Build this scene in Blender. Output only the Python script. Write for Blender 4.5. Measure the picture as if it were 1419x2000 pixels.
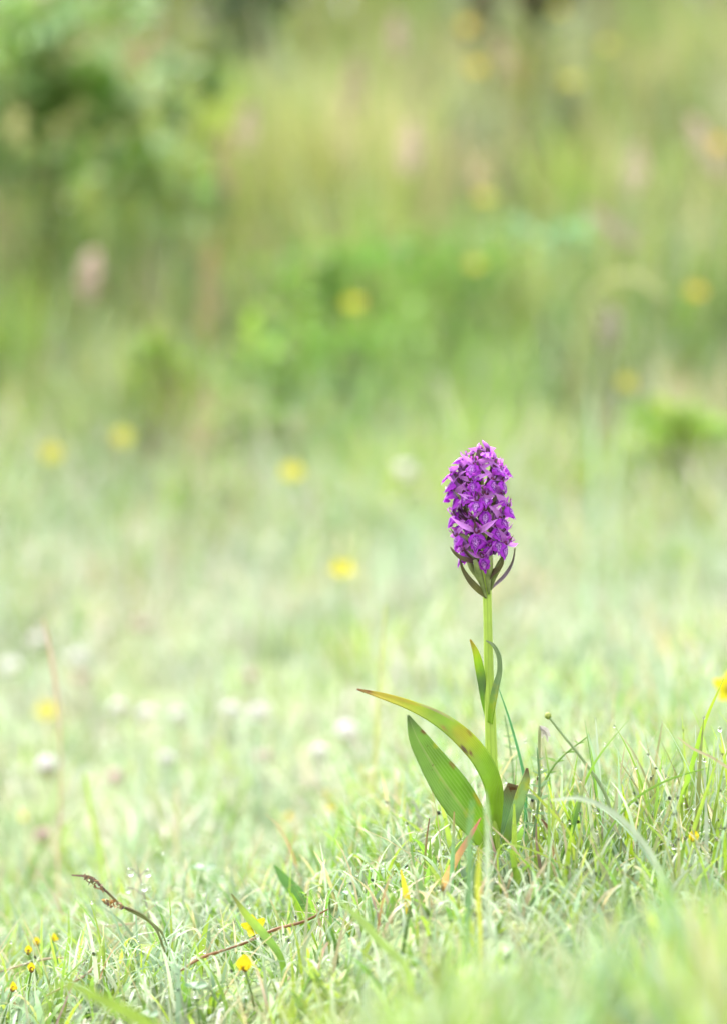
import bpy, math, random
import numpy as np
from mathutils import Vector, Matrix

random.seed(7)
rng = np.random.default_rng(7)
scene = bpy.context.scene
for o in list(bpy.data.objects):
    bpy.data.objects.remove(o)
C = scene.collection

# ------------------------------------------------------------------ camera
F = 5900.0                      # focal length in photo pixels (photo is 1419 x 2000)
CAM = Vector((0.0, 0.0, 0.20))
PITCH = math.atan(60.0 / F)
FOCUS = 1.55
cam_data = bpy.data.cameras.new('camera')
cam = bpy.data.objects.new('camera', cam_data)
C.objects.link(cam)
scene.camera = cam
cam.location = CAM
cam.rotation_euler = (math.pi / 2 - PITCH, 0, 0)
cam_data.sensor_fit = 'VERTICAL'
cam_data.sensor_height = 36.0
cam_data.sensor_width = 36.0
cam_data.lens = F / 2000.0 * 36.0
cam_data.clip_start = 0.02
cam_data.clip_end = 2000.0
cam_data.dof.use_dof = True
cam_data.dof.focus_distance = FOCUS
cam_data.dof.aperture_fstop = 106.2 / 20.5      # about f/5.2

# ------------------------------------------------------------------ world, sun, exposure
SUN_EL, SUN_AZ = math.radians(58), math.radians(-28)   # azimuth measured from +Y (ahead) towards +X
world = bpy.data.worlds.new('World')
scene.world = world
world.use_nodes = True
wn = world.node_tree.nodes
wl = world.node_tree.links
wn.clear()
w_out = wn.new('ShaderNodeOutputWorld')
w_bg = wn.new('ShaderNodeBackground')
w_hs = wn.new('ShaderNodeHueSaturation')
w_sky = wn.new('ShaderNodeTexSky')
w_sky.sky_type = 'NISHITA'
w_sky.sun_disc = False
w_sky.sun_elevation = SUN_EL
w_sky.sun_rotation = SUN_AZ
w_sky.dust_density = 3.0
w_hs.inputs['Saturation'].default_value = 0.22       # thin bright cloud
wl.new(w_sky.outputs[0], w_hs.inputs['Color'])
wl.new(w_hs.outputs[0], w_bg.inputs['Color'])
w_bg.inputs['Strength'].default_value = 0.15
wl.new(w_bg.outputs[0], w_out.inputs['Surface'])

sun_data = bpy.data.lights.new('sun', 'SUN')
sun_data.energy = 1.5
sun_data.angle = math.radians(35)
sun_data.color = (1.0, 0.96, 0.88)
sun = bpy.data.objects.new('sun', sun_data)
C.objects.link(sun)
sdir = Vector((math.sin(SUN_AZ) * math.cos(SUN_EL), math.cos(SUN_AZ) * math.cos(SUN_EL), math.sin(SUN_EL)))
sun.rotation_euler = sdir.to_track_quat('Z', 'Y').to_euler()

scene.view_settings.view_transform = 'Standard'
scene.view_settings.look = 'None'
scene.view_settings.gamma = 1.0
scene.view_settings.exposure = 2.28
scene.render.engine = 'CYCLES'
cy = scene.cycles
cy.use_denoising = True
cy.max_bounces = 12
cy.diffuse_bounces = 4
cy.glossy_bounces = 3
cy.transmission_bounces = 10
cy.transparent_max_bounces = 4
cy.caustics_reflective = False
cy.caustics_refractive = False
cy.sample_clamp_indirect = 6.0

# ------------------------------------------------------------------ geometry helpers
RIGHT = Vector((1, 0, 0))
FWD = Vector((0, math.cos(PITCH), -math.sin(PITCH)))
UP = Vector((0, math.sin(PITCH), math.cos(PITCH)))


def P(px, py, d=FOCUS):
    """point seen at photo pixel (px, py) at depth d"""
    return CAM + (FWD + RIGHT * ((px - 709.5) / F) + UP * ((1000.0 - py) / F)) * d


def sstep(a, b, x):
    t = np.clip((x - a) / (b - a), 0, 1)
    return t * t * (3 - 2 * t)


def gz(x, y):
    """height of the ground"""
    x = np.asarray(x, float)
    y = np.asarray(y, float)
    left = -(0.058 * sstep(0.05, -0.07, x) + 0.045 * sstep(-0.07, -0.32, x)) * (1 - 0.55 * sstep(2.2, 4.2, y))
    left = left - 0.024 * np.exp(-((y - 1.30) / 0.13) ** 2) * sstep(0.35, 0.10, x)
    left = left - 0.018 * sstep(1.62, 2.0, y) * (1 - sstep(3.0, 4.0, y)) * sstep(0.1, 0.0, x)
    hump = 0.022 * np.exp(-((x - 0.20) / 0.16) ** 2 - ((y - 0.92) / 0.22) ** 2)
    bank = 0.10 * np.clip(y - 3.5, 0, 2.0) + 0.27 * np.clip(y - 5.5, 0, 5.5) + 0.01 * np.clip(y - 11.0, 0, 1000)
    bump = 0.006 * np.sin(x * 23 + y * 11) * np.sin(y * 17 - x * 7) + 0.010 * np.sin(x * 5.1 + 1.3) * np.sin(y * 4.3)
    return left + hump + bank + bump * (0.3 + 0.7 * sstep(0.15, 0.4, np.abs(y - 1.55) + np.abs(x - .066)))


def hit(px, py, h=0.0, dmin=0.5, dmax=16):
    """depth at which the pixel's ray comes down to height h above the ground"""
    for d in np.arange(dmin, dmax, 0.01):
        p = P(px, py, d)
        if p.z <= gz(p.x, p.y) + h:
            return float(d)
    return dmax


def project(x, y, z):
    v = np.stack([x - CAM.x, y - CAM.y, z - CAM.z], -1)
    d = v @ np.array(FWD)
    return 709.5 + F * (v @ np.array(RIGHT)) / d, 1000.0 - F * (v @ np.array(UP)) / d, d


# ------------------------------------------------------------------ materials
MATS = {}


def nodes_of(name):
    m = bpy.data.materials.new(name)
    m.use_nodes = True
    m.node_tree.nodes.clear()
    return m, m.node_tree.nodes, m.node_tree.links


def plant_material(name, color=None, rough=0.45, trans=0.35, spec=0.4, vary=0.25, scale=180.0, veins=False, blotch=None, tint=None, vein_amt=0.45, obj_vary=0.0):
    """leaf-like surface: colour from the 'col' attribute or a constant, mottled, with light passing through"""
    m, n, l = nodes_of(name)
    out = n.new('ShaderNodeOutputMaterial')
    pb = n.new('ShaderNodeBsdfPrincipled')
    tr = n.new('ShaderNodeBsdfTranslucent')
    mx = n.new('ShaderNodeMixShader')
    mx.inputs[0].default_value = trans
    l.new(pb.outputs[0], mx.inputs[1])
    l.new(tr.outputs[0], mx.inputs[2])
    l.new(mx.outputs[0], out.inputs['Surface'])
    pb.inputs['Roughness'].default_value = rough
    pb.inputs['Specular IOR Level'].default_value = spec
    if color is None:
        at = n.new('ShaderNodeAttribute')
        at.attribute_name = 'col'
        src = at.outputs['Color']
    else:
        rgb = n.new('ShaderNodeRGB')
        rgb.outputs[0].default_value = (*color, 1)
        src = rgb.outputs[0]
    tc = n.new('ShaderNodeTexCoord')
    if vary > 0:
        nz = n.new('ShaderNodeTexNoise')
        nz.inputs['Scale'].default_value = scale
        nz.inputs['Detail'].default_value = 3
        l.new(tc.outputs['Object'], nz.inputs['Vector'])
        mr = n.new('ShaderNodeMapRange')
        mr.inputs['From Min'].default_value = 0.3
        mr.inputs['From Max'].default_value = 0.7
        mr.inputs['To Min'].default_value = 1 - vary
        mr.inputs['To Max'].default_value = 1 + vary
        l.new(nz.outputs['Fac'], mr.inputs['Value'])
        hs = n.new('ShaderNodeHueSaturation')
        l.new(src, hs.inputs['Color'])
        val = mr.outputs[0]
        if obj_vary:
            oi = n.new('ShaderNodeObjectInfo')
            m4 = n.new('ShaderNodeMapRange')
            m4.inputs['To Min'].default_value = 1 - obj_vary; m4.inputs['To Max'].default_value = 1 + obj_vary
            l.new(oi.outputs['Random'], m4.inputs['Value'])
            mm = n.new('ShaderNodeMath'); mm.operation = 'MULTIPLY'
            l.new(val, mm.inputs[0]); l.new(m4.outputs[0], mm.inputs[1])
            val = mm.outputs[0]
            m5 = n.new('ShaderNodeMapRange')
            m5.inputs['To Min'].default_value = 1.15; m5.inputs['To Max'].default_value = 0.97
            l.new(oi.outputs['Random'], m5.inputs['Value'])
            l.new(m5.outputs[0], hs.inputs['Saturation'])
        l.new(val, hs.inputs['Value'])
        src = hs.outputs[0]
    bump_src = None
    if veins:
        uv = n.new('ShaderNodeUVMap')
        sp = n.new('ShaderNodeSeparateXYZ')
        l.new(uv.outputs[0], sp.inputs[0])
        sn = n.new('ShaderNodeMath'); sn.operation = 'MULTIPLY'; sn.inputs[1].default_value = veins
        l.new(sp.outputs['X'], sn.inputs[0])
        si = n.new('ShaderNodeMath'); si.operation = 'SINE'
        l.new(sn.outputs[0], si.inputs[0])
        mr2 = n.new('ShaderNodeMapRange')
        mr2.inputs['From Min'].default_value = 0.3; mr2.inputs['From Max'].default_value = 1.0
        mr2.inputs['To Min'].default_value = 0.0; mr2.inputs['To Max'].default_value = vein_amt
        l.new(si.outputs[0], mr2.inputs['Value'])
        mc = n.new('ShaderNodeMix'); mc.data_type = 'RGBA'
        l.new(mr2.outputs[0], mc.inputs['Factor'])
        l.new(src, mc.inputs[6])
        mc.inputs[7].default_value = (*(tint or (0.4, 0.5, 0.2)), 1)
        src = mc.outputs[2]
        bump_src = si.outputs[0]
    if blotch:
        # withered blotches: threshold noise, colour, scale, how much
        for (bs, lo, hi, bc) in blotch:
            nb = n.new('ShaderNodeTexNoise')
            nb.inputs['Scale'].default_value = bs
            nb.inputs['Detail'].default_value = 4
            l.new(tc.outputs['Object'], nb.inputs['Vector'])
            mb = n.new('ShaderNodeMapRange')
            mb.inputs['From Min'].default_value = lo; mb.inputs['From Max'].default_value = hi
            l.new(nb.outputs['Fac'], mb.inputs['Value'])
            mc = n.new('ShaderNodeMix'); mc.data_type = 'RGBA'
            l.new(mb.outputs[0], mc.inputs['Factor'])
            l.new(src, mc.inputs[6])
            mc.inputs[7].default_value = (*bc, 1)
            src = mc.outputs[2]
    l.new(src, pb.inputs['Base Color'])
    l.new(src, tr.inputs['Color'])
    if bump_src:
        bp = n.new('ShaderNodeBump')
        bp.inputs['Strength'].default_value = 0.2
        bp.inputs['Distance'].default_value = 0.0004
        l.new(bump_src, bp.inputs['Height'])
        l.new(bp.outputs[0], pb.inputs['Normal'])
    MATS[name] = m
    return m


def lip_material(name):
    """orchid lip: purple with a pale centre and darker loops and dashes"""
    m, n, l = nodes_of(name)
    out = n.new('ShaderNodeOutputMaterial')
    pb = n.new('ShaderNodeBsdfPrincipled')
    tr = n.new('ShaderNodeBsdfTranslucent')
    mx = n.new('ShaderNodeMixShader'); mx.inputs[0].default_value = 0.35
    uv = n.new('ShaderNodeUVMap')
    sp = n.new('ShaderNodeSeparateXYZ'); l.new(uv.outputs[0], sp.inputs[0])

    def mth(op, a, b=None, **k):
        q = n.new('ShaderNodeMath'); q.operation = op
        for i, v in enumerate((a, b)):
            if v is None: continue
            if isinstance(v, (int, float)): q.inputs[i].default_value = v
            else: l.new(v, q.inputs[i])
        return q.outputs[0]
    u = mth('SUBTRACT', sp.outputs['X'], 0.5)
    v = mth('SUBTRACT', sp.outputs['Y'], 0.46)
    u2 = mth('MULTIPLY', u, u); v2 = mth('MULTIPLY', v, v)
    r = mth('SQRT', mth('ADD', mth('MULTIPLY', u2, 1.5), v2))
    nz = n.new('ShaderNodeTexNoise'); nz.inputs['Scale'].default_value = 9.0; nz.inputs['Detail'].default_value = 2
    oi = n.new('ShaderNodeObjectInfo')
    va = n.new('ShaderNodeVectorMath'); va.operation = 'ADD'
    l.new(uv.outputs[0], va.inputs[0]); l.new(oi.outputs['Random'], va.inputs[1])
    l.new(va.outputs[0], nz.inputs['Vector'])
    lines = mth('SINE', mth('ADD', mth('MULTIPLY', mth('ABSOLUTE', u), 46.0), mth('ADD', mth('MULTIPLY', v, 9.0), mth('MULTIPLY', nz.outputs['Fac'], 16.0))))
    loop = mth('SUBTRACT', 1.0, mth('MULTIPLY', mth('ABSOLUTE', mth('SUBTRACT', r, mth('ADD', 0.24, mth('MULTIPLY', nz.outputs['Fac'], 0.18)))), 26.0))
    wave = mth('MAXIMUM', lines, loop)
    mk = n.new('ShaderNodeMapRange'); mk.inputs['From Min'].default_value = 0.0; mk.inputs['From Max'].default_value = 0.5
    l.new(wave, mk.inputs['Value'])
    fade = n.new('ShaderNodeMapRange'); fade.inputs['From Min'].default_value = 0.46; fade.inputs['From Max'].default_value = 0.34
    l.new(r, fade.inputs['Value'])
    dark = mth('MULTIPLY', mk.outputs[0], fade.outputs[0])
    # pale centre, more on some flowers
    pale = n.new('ShaderNodeMapRange'); pale.inputs['From Min'].default_value = 0.42; pale.inputs['From Max'].default_value = 0.08
    l.new(mth('ADD', r, mth('MULTIPLY', oi.outputs['Random'], 0.16)), pale.inputs['Value'])
    m1 = n.new('ShaderNodeMix'); m1.data_type = 'RGBA'
    m1.inputs[6].default_value = (0.40, 0.03, 0.57, 1)
    m1.inputs[7].default_value = (0.70, 0.42, 0.78, 1)
    l.new(mth('MULTIPLY', pale.outputs[0], 0.85), m1.inputs['Factor'])
    m2 = n.new('ShaderNodeMix'); m2.data_type = 'RGBA'
    l.new(m1.outputs[2], m2.inputs[6]); m2.inputs[7].default_value = (0.11, 0.001, 0.20, 1)
    l.new(mth('MULTIPLY', dark, 0.95), m2.inputs['Factor'])
    l.new(m2.outputs[2], pb.inputs['Base Color']); l.new(m2.outputs[2], tr.inputs['Color'])
    pb.inputs['Roughness'].default_value = 0.5
    pb.inputs['Specular IOR Level'].default_value = 0.3
    l.new(pb.outputs[0], mx.inputs[1]); l.new(tr.outputs[0], mx.inputs[2]); l.new(mx.outputs[0], out.inputs['Surface'])
    MATS[name] = m


def ground_material():
    m, n, l = nodes_of('ground')
    out = n.new('ShaderNodeOutputMaterial'); pb = n.new('ShaderNodeBsdfPrincipled')
    tc = n.new('ShaderNodeTexCoord')
    nz = n.new('ShaderNodeTexNoise'); nz.inputs['Scale'].default_value = 60; nz.inputs['Detail'].default_value = 6
    l.new(tc.outputs['Object'], nz.inputs['Vector'])
    cr = n.new('ShaderNodeValToRGB')
    e = cr.color_ramp.elements
    e[0].position = 0.32; e[0].color = (0.07, 0.10, 0.03, 1)
    e[1].position = 0.70; e[1].color = (0.20, 0.22, 0.09, 1)
    q = e.new(0.5); q.color = (0.13, 0.18, 0.06, 1)
    l.new(nz.outputs['Fac'], cr.inputs[0]); l.new(cr.outputs[0], pb.inputs['Base Color'])
    pb.inputs['Roughness'].default_value = 0.9
    bp = n.new('ShaderNodeBump'); bp.inputs['Strength'].default_value = 0.8; bp.inputs['Distance'].default_value = 0.01
    l.new(nz.outputs['Fac'], bp.inputs['Height']); l.new(bp.outputs[0], pb.inputs['Normal'])
    l.new(pb.outputs[0], out.inputs['Surface'])
    MATS['ground'] = m


def water_material():
    m, n, l = nodes_of('water_drop')
    out = n.new('ShaderNodeOutputMaterial'); pb = n.new('ShaderNodeBsdfPrincipled')
    pb.inputs['Base Color'].default_value = (1, 1, 1, 1)
    pb.inputs['Transmission Weight'].default_value = 1.0
    pb.inputs['Roughness'].default_value = 0.0
    pb.inputs['IOR'].default_value = 1.33
    l.new(pb.outputs[0], out.inputs['Surface'])
    MATS['water_drop'] = m


plant_material('grass', None, rough=0.42, trans=0.5, spec=0.55, vary=0.15, scale=120)
plant_material('foliage', None, rough=0.5, trans=0.45, spec=0.3, vary=0.2, scale=8)
plant_material('petal_attr', None, rough=0.55, trans=0.35, spec=0.25, vary=0.12, scale=300)
plant_material('orchid_stem', (0.40, 0.53, 0.08), rough=0.42, trans=0.2, spec=0.4, vary=0.18, scale=60, veins=50.0, tint=(0.22, 0.34, 0.05))
plant_material('orchid_leaf', None, rough=0.38, trans=0.5, spec=0.4, vary=0.16, scale=70, veins=75.0, vein_amt=0.24, tint=(0.50, 0.58, 0.24),
               blotch=[(55.0, 0.60, 0.72, (0.50, 0.48, 0.03)), (150.0, 0.70, 0.74, (0.12, 0.05, 0.02))])
plant_material('orchid_sepal', (0.56, 0.20, 0.66), rough=0.5, trans=0.38, spec=0.3, vary=0.28, scale=160, veins=34.0, tint=(0.70, 0.42, 0.78), obj_vary=0.25)
plant_material('orchid_hood', (0.50, 0.09, 0.58), rough=0.5, trans=0.35, spec=0.3, vary=0.3, scale=160, veins=30.0, tint=(0.56, 0.25, 0.66), obj_vary=0.35)
plant_material('orchid_spur', (0.33, 0.13, 0.42), rough=0.5, trans=0.2, spec=0.3, vary=0.2, scale=200)
plant_material('orchid_ovary', (0.085, 0.03, 0.06), rough=0.5, trans=0.1, spec=0.3, vary=0.35, scale=220)
plant_material('orchid_ovary_green', (0.22, 0.25, 0.10), rough=0.5, trans=0.1, spec=0.3, vary=0.35, scale=220)
plant_material('orchid_throat', (0.13, 0.004, 0.06), rough=0.4, trans=0.1, spec=0.4, vary=0.4, scale=500)
plant_material('orchid_bract', None, rough=0.45, trans=0.25, spec=0.35, vary=0.2, scale=150, veins=28.0, tint=(0.22, 0.18, 0.12))
lip_material('orchid_lip')
ground_material()
water_material()


# ------------------------------------------------------------------ object helpers
def tag(o, label=None, cat=None, group=None, kind=None):
    if label: o['label'] = label
    if cat: o['category'] = cat
    if group: o['group'] = group
    if kind: o['kind'] = kind
    return o


def empty(name, loc, label=None, cat=None, group=None):
    o = bpy.data.objects.new(name, None)
    o.empty_display_size = 0.01
    o.location = loc
    C.objects.link(o)
    tag(o, label, cat, group)
    return o


def link_mesh(name, me, mat, parent=None):
    o = bpy.data.objects.new(name, me)
    if not me.materials:
        me.materials.append(MATS[mat])
    C.objects.link(o)
    if parent is not None:
        o.parent = parent
    return o


def mesh_np(name, verts, quads, cols=None, uvs=None, smooth=True):
    """fast mesh from numpy arrays; quads (n,4); cols per vertex (n,3); uvs per vertex (n,2)"""
    me = bpy.data.meshes.new(name)
    verts = np.asarray(verts, np.float32).reshape(-1, 3)
    quads = np.asarray(quads, np.int32).reshape(-1, 4)
    me.vertices.add(len(verts))
    me.vertices.foreach_set('co', verts.ravel())
    me.loops.add(quads.size)
    me.loops.foreach_set('vertex_index', quads.ravel())
    me.polygons.add(len(quads))
    me.polygons.foreach_set('loop_start', np.arange(0, quads.size, 4, dtype=np.int32))
    me.polygons.foreach_set('use_smooth', np.full(len(quads), smooth, dtype=bool))
    me.update(calc_edges=True)
    if cols is not None:
        a = me.attributes.new('col', 'FLOAT_COLOR', 'POINT')
        c4 = np.ones((len(verts), 4), np.float32)
        c4[:, :3] = cols
        a.data.foreach_set('color', c4.ravel())
    if uvs is not None:
        ul = me.uv_layers.new(name='UVMap')
        ul.data.foreach_set('uv', np.asarray(uvs, np.float32)[quads.ravel()].ravel())
    return me


def blades(base, L, W, th0, kap, az, face, col0, col1, segs=5, tipw=0.12):
    """many grass blades. base (n,3) L W th0 kap az face (n,), colours (n,3) at foot and tip -> verts, quads, cols"""
    n = len(L)
    t = np.linspace(0, 1, segs + 1)
    ang = th0[:, None] + kap[:, None] * (t[None, :-1] + 0.5 / segs) ** 1.3
    dl = (L / segs)[:, None]
    h = np.concatenate([np.zeros((n, 1)), np.cumsum(np.sin(ang) * dl, 1)], 1)
    v = np.concatenate([np.zeros((n, 1)), np.cumsum(np.cos(ang) * dl, 1)], 1)
    c = np.empty((n, segs + 1, 3))
    c[..., 0] = base[:, 0, None] + h * np.cos(az)[:, None]
    c[..., 1] = base[:, 1, None] + h * np.sin(az)[:, None]
    c[..., 2] = base[:, 2, None] + v
    prof = np.minimum(1.0, 0.65 + t * 1.4) * np.clip((1 - t ** 2.2), 0, 1) + tipw * t
    w = W[:, None] * prof[None] * 0.5
    fa = face[:, None] + t[None] * 0.5
    sx, sy = np.cos(fa), np.sin(fa)
    s = np.stack([sx, sy, 0.15 * np.sin(fa * 3)], -1)
    left = c - s * w[..., None]
    right = c + s * w[..., None]
    V = np.stack([left, right], 2).reshape(-1, 3)
    i = np.arange(n)[:, None] * (segs + 1) * 2 + np.arange(segs)[None] * 2
    Q = np.stack([i, i + 1, i + 3, i + 2], -1).reshape(-1, 4)
    tt = t[None, :, None]
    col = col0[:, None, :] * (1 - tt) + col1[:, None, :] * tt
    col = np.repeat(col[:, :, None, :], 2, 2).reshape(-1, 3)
    return V, Q, col


def join_arrays(parts):
    V, Q, K, off = [], [], [], 0
    for v, q, k in parts:
        V.append(v); Q.append(q + off); K.append(k); off += len(v)
    return np.concatenate(V), np.concatenate(Q), np.concatenate(K)


def catmull(pts, n):
    """pts (k, m) rows of values -> n samples, with parameter spaced by chord of the first 3 columns"""
    p = np.asarray(pts, float)
    d = np.r_[0, np.cumsum(np.linalg.norm(np.diff(p[:, :3], axis=0), axis=1))]
    d /= d[-1]
    m = np.gradient(p, d, axis=0) if len(p) > 2 else np.repeat((p[1] - p[0])[None], 2, 0)
    s = np.linspace(0, 1, n)
    out = np.empty((n, p.shape[1]))
    for i, x in enumerate(s):
        k = min(max(np.searchsorted(d, x) - 1, 0), len(p) - 2)
        h = d[k + 1] - d[k]
        u = (x - d[k]) / h
        out[i] = ((2 * u ** 3 - 3 * u ** 2 + 1) * p[k] + (u ** 3 - 2 * u ** 2 + u) * h * m[k]
                  + (-2 * u ** 3 + 3 * u ** 2) * p[k + 1] + (u ** 3 - u ** 2) * h * m[k + 1])
    return out


def ribbon_mesh(name, pts, widths, n0, n1=None, fold=0.3, nu=6, nv=18, cols=None, wave=0.0, origin=None, thick=0.0, seed=0, spots=()):
    """leaf blade along 3-D points; n0/n1 = direction its upper face looks at foot and tip; fold = V depth"""
    r = random.Random(seed)
    n1 = n1 or n0
    rows = [list(p) + [w] + (list(cols[i]) if cols else [0, 0, 0]) for i, (p, w) in enumerate(zip(pts, widths))]
    s = catmull(rows, nv + 1)
    cen, wid, col = s[:, :3], np.clip(s[:, 3], 1e-5, None), np.clip(s[:, 4:7], 0, 1)
    tan = np.gradient(cen, axis=0)
    tan /= np.linalg.norm(tan, axis=1)[:, None]
    a, b = np.array(n0, float), np.array(n1, float)
    V, U, K = [], [], []
    p1, p2 = r.uniform(0, 6), r.uniform(0, 6)
    for j in range(nv + 1):
        t = j / nv
        nr = a * (1 - t) + b * t
        side = np.cross(tan[j], nr)
        side /= np.linalg.norm(side) + 1e-9
        nn = np.cross(side, tan[j])
        for i in range(nu + 1):
            u = -1 + 2 * i / nu
            wv = wave * wid[j] * math.sin(t * 9 + (p1 if u < 0 else p2)) * abs(u) ** 2
            q = cen[j] + side * u * wid[j] * 0.5 + nn * (fold * (abs(u) ** 1.3) * wid[j] * 0.5 + wv)
            kc = col[j]
            for su, st, ru, rt, sc in spots:
                q2 = ((u - su) / ru) ** 2 + ((t - st) / rt) ** 2
                if q2 < 1: kc = np.array(sc) * (1 - q2 ** 2) + kc * q2 ** 2
            V.append(q); U.append((0.5 + 0.5 * u, t)); K.append(kc)
    V = np.array(V)
    if origin is not None:
        V = V - np.array(origin)
    Q = []
    for j in range(nv):
        for i in range(nu):
            k = j * (nu + 1) + i
            Q.append((k, k + 1, k + nu + 2, k + nu + 1))
    return mesh_np(name, V, Q, np.array(K), np.array(U))


def add_thickness(o, t):
    m = o.modifiers.new('thickness', 'SOLIDIFY')
    m.thickness = t
    m.offset = 0


def tube_mesh(name, pts, radii, ns=10, nv=None, cols=None, origin=None, squash=1.0):
    nv = nv or max(6, len(pts) * 4)
    rows = [list(p) + [w] + (list(cols[i]) if cols else [0, 0, 0]) for i, (p, w) in enumerate(zip(pts, radii))]
    s = catmull(rows, nv + 1)
    cen, rad, col = s[:, :3], np.clip(s[:, 3], 1e-5, None), np.clip(s[:, 4:7], 0, 1)
    tan = np.gradient(cen, axis=0)
    tan /= np.linalg.norm(tan, axis=1)[:, None]
    V, U, K = [], [], []
    ref = np.array((0.3, 1.0, 0.12))
    for j in range(nv + 1):
        a = np.cross(tan[j], ref); a /= np.linalg.norm(a) + 1e-9
        b = np.cross(tan[j], a)
        for i in range(ns):
            an = 2 * math.pi * i / ns
            V.append(cen[j] + (a * math.cos(an) + b * math.sin(an) * squash) * rad[j])
            U.append((i / ns, j / nv)); K.append(col[j])
    Q = []
    for j in range(nv):
        for i in range(ns):
            k = j * ns
            Q.append((k + i, k + (i + 1) % ns, k + ns + (i + 1) % ns, k + ns + i))
    # end caps (fans of degenerate-free quads are not needed: close with centre points)
    V.append(cen[0]); U.append((0, 0)); K.append(col[0]); c0 = len(V) - 1
    V.append(cen[-1]); U.append((0, 1)); K.append(col[-1]); c1 = len(V) - 1
    for i in range(0, ns, 2):
        Q.append((c0, (i + 2) % ns, (i + 1) % ns, i))
        k = nv * ns
        Q.append((c1, k + i, k + (i + 1) % ns, k + (i + 2) % ns))
    V = np.array(V)
    if origin is not None:
        V = V - np.array(origin)
    return mesh_np(name, V, Q, np.array(K), np.array(U))


def blob_mesh(name, rx, ry, rz, nu=10, nv=7, col=(1, 1, 1), lump=0.0, center=(0, 0, 0)):
    V, K = [], []
    for j in range(nv + 1):
        ph = math.pi * (0.02 + 0.96 * j / nv)
        for i in range(nu):
            an = 2 * math.pi * i / nu
            f = 1 + lump * random.uniform(-1, 1)
            V.append((center[0] + rx * f * math.sin(ph) * math.cos(an), center[1] + ry * f * math.sin(ph) * math.sin(an), center[2] + rz * f * math.cos(ph)))
            K.append(col)
    Q = []
    for j in range(nv):
        for i in range(nu):
            k = j * nu
            Q.append((k + i, k + nu + i, k + nu + (i + 1) % nu, k + (i + 1) % nu))
    return mesh_np(name, V, Q, np.array(K))


def sphere_arrays(cents, rads, nu=10, nv=8):
    ph = np.pi * (0.01 + 0.98 * np.arange(nv + 1) / nv)
    an = 2 * np.pi * np.arange(nu) / nu
    s = np.stack([np.outer(np.sin(ph), np.cos(an)), np.outer(np.sin(ph), np.sin(an)), np.outer(np.cos(ph), np.ones(nu))], -1).reshape(-1, 3)
    V = (cents[:, None, :] + s[None] * rads[:, None, None]).reshape(-1, 3)
    q = []
    for j in range(nv):
        for i in range(nu):
            k = j * nu
            q.append((k + i, k + nu + i, k + nu + (i + 1) % nu, k + (i + 1) % nu))
    q = np.array(q)
    Q = (q[None] + (np.arange(len(cents)) * len(s))[:, None, None]).reshape(-1, 4)
    return V, Q


def leaf_cloud(cent, size, nrm_jit, col):
    """n small pointed leaves (two quads folded on the midrib) -> arrays"""
    n = len(cent)
    d = rng.normal(size=(n, 3)); d /= np.linalg.norm(d, axis=1)[:, None]
    e = rng.normal(size=(n, 3)) * nrm_jit + np.array((0, -0.3, 1.0))
    s = np.cross(d, e); s /= np.linalg.norm(s, axis=1)[:, None] + 1e-9
    nn = np.cross(s, d)
    a = cent - d * size[:, None] * 0.5
    b = cent + d * size[:, None] * 0.5
    m = cent + d * size[:, None] * 0.05
    l = m + s * size[:, None] * 0.28 + nn * size[:, None] * 0.1
    r = m - s * size[:, None] * 0.28 + nn * size[:, None] * 0.1
    m2 = cent + d * size[:, None] * 0.3 - nn * size[:, None] * 0.03
    V = np.stack([a, l, m2, r, b], 1).reshape(-1, 3)
    i = np.arange(n)[:, None] * 5
    Q = np.concatenate([np.concatenate([i, i + 1, i + 4, i + 2], 1), np.concatenate([i, i + 2, i + 4, i + 3], 1)])
    return V, Q, np.repeat(col, 5, 0)


def palette(n, cols, weights):
    cols = np.array(cols); w = np.array(weights, float); w /= w.sum()
    k = rng.choice(len(cols), n, p=w)
    c = cols[k] * rng.uniform(0.8, 1.2, (n, 1)) + rng.normal(0, 0.012, (n, 3))
    return np.clip(c, 0.01, 0.9)


PALE = (0.37, 0.44, 0.30)      # dew-coated pale green
MINT = (0.28, 0.39, 0.23)
LIME = (0.29, 0.41, 0.05)
GREEN = (0.16, 0.29, 0.04)
DEEP = (0.07, 0.16, 0.03)
OLIVE = (0.20, 0.23, 0.07)
STRAW = (0.45, 0.38, 0.22)
PINK = (0.38, 0.25, 0.19)
YELLOW = (0.68, 0.60, 0.02)

# ================================================================== THE SETTING
def build_ground():
    xs = np.unique(np.concatenate([np.linspace(-600, -12, 30), np.linspace(-12, -1.2, 46), np.linspace(-1.2, 1.2, 121), np.linspace(1.2, 12, 46), np.linspace(12, 600, 30)]))
    ys = np.unique(np.concatenate([np.linspace(-300, -2, 24), np.linspace(-2, 0.5, 26), np.linspace(0.5, 3.0, 126), np.linspace(3.0, 14, 111), np.linspace(14, 900, 40)]))
    X, Y = np.meshgrid(xs, ys)
    Z = gz(X, Y)
    V = np.stack([X, Y, Z], -1).reshape(-1, 3)
    nx = len(xs)
    j, i = np.meshgrid(np.arange(len(ys) - 1), np.arange(nx - 1), indexing='ij')
    k = (j * nx + i).ravel()
    Q = np.stack([k, k + 1, k + nx + 1, k + nx], -1)
    o = link_mesh('ground', mesh_np('ground', V, Q), 'ground')
    tag(o, 'mossy earth and thatch under the meadow grass', 'ground', kind='structure')


build_ground()


def scatter(n, x0, x1, y0, y1, widen=True):
    """n points in depth y0..y1; with widen the strip follows the view and a margin to each side"""
    y = y0 + (y1 - y0) * rng.random(n)
    x = x0 + (x1 - x0) * rng.random(n)
    return x, y


def lay(name, label, cat, parts, mat='grass'):
    V, Q, K = join_arrays(parts)
    o = link_mesh(name, mesh_np(name, V, Q, K), mat)
    tag(o, label, cat, kind='stuff')
    return o


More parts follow.
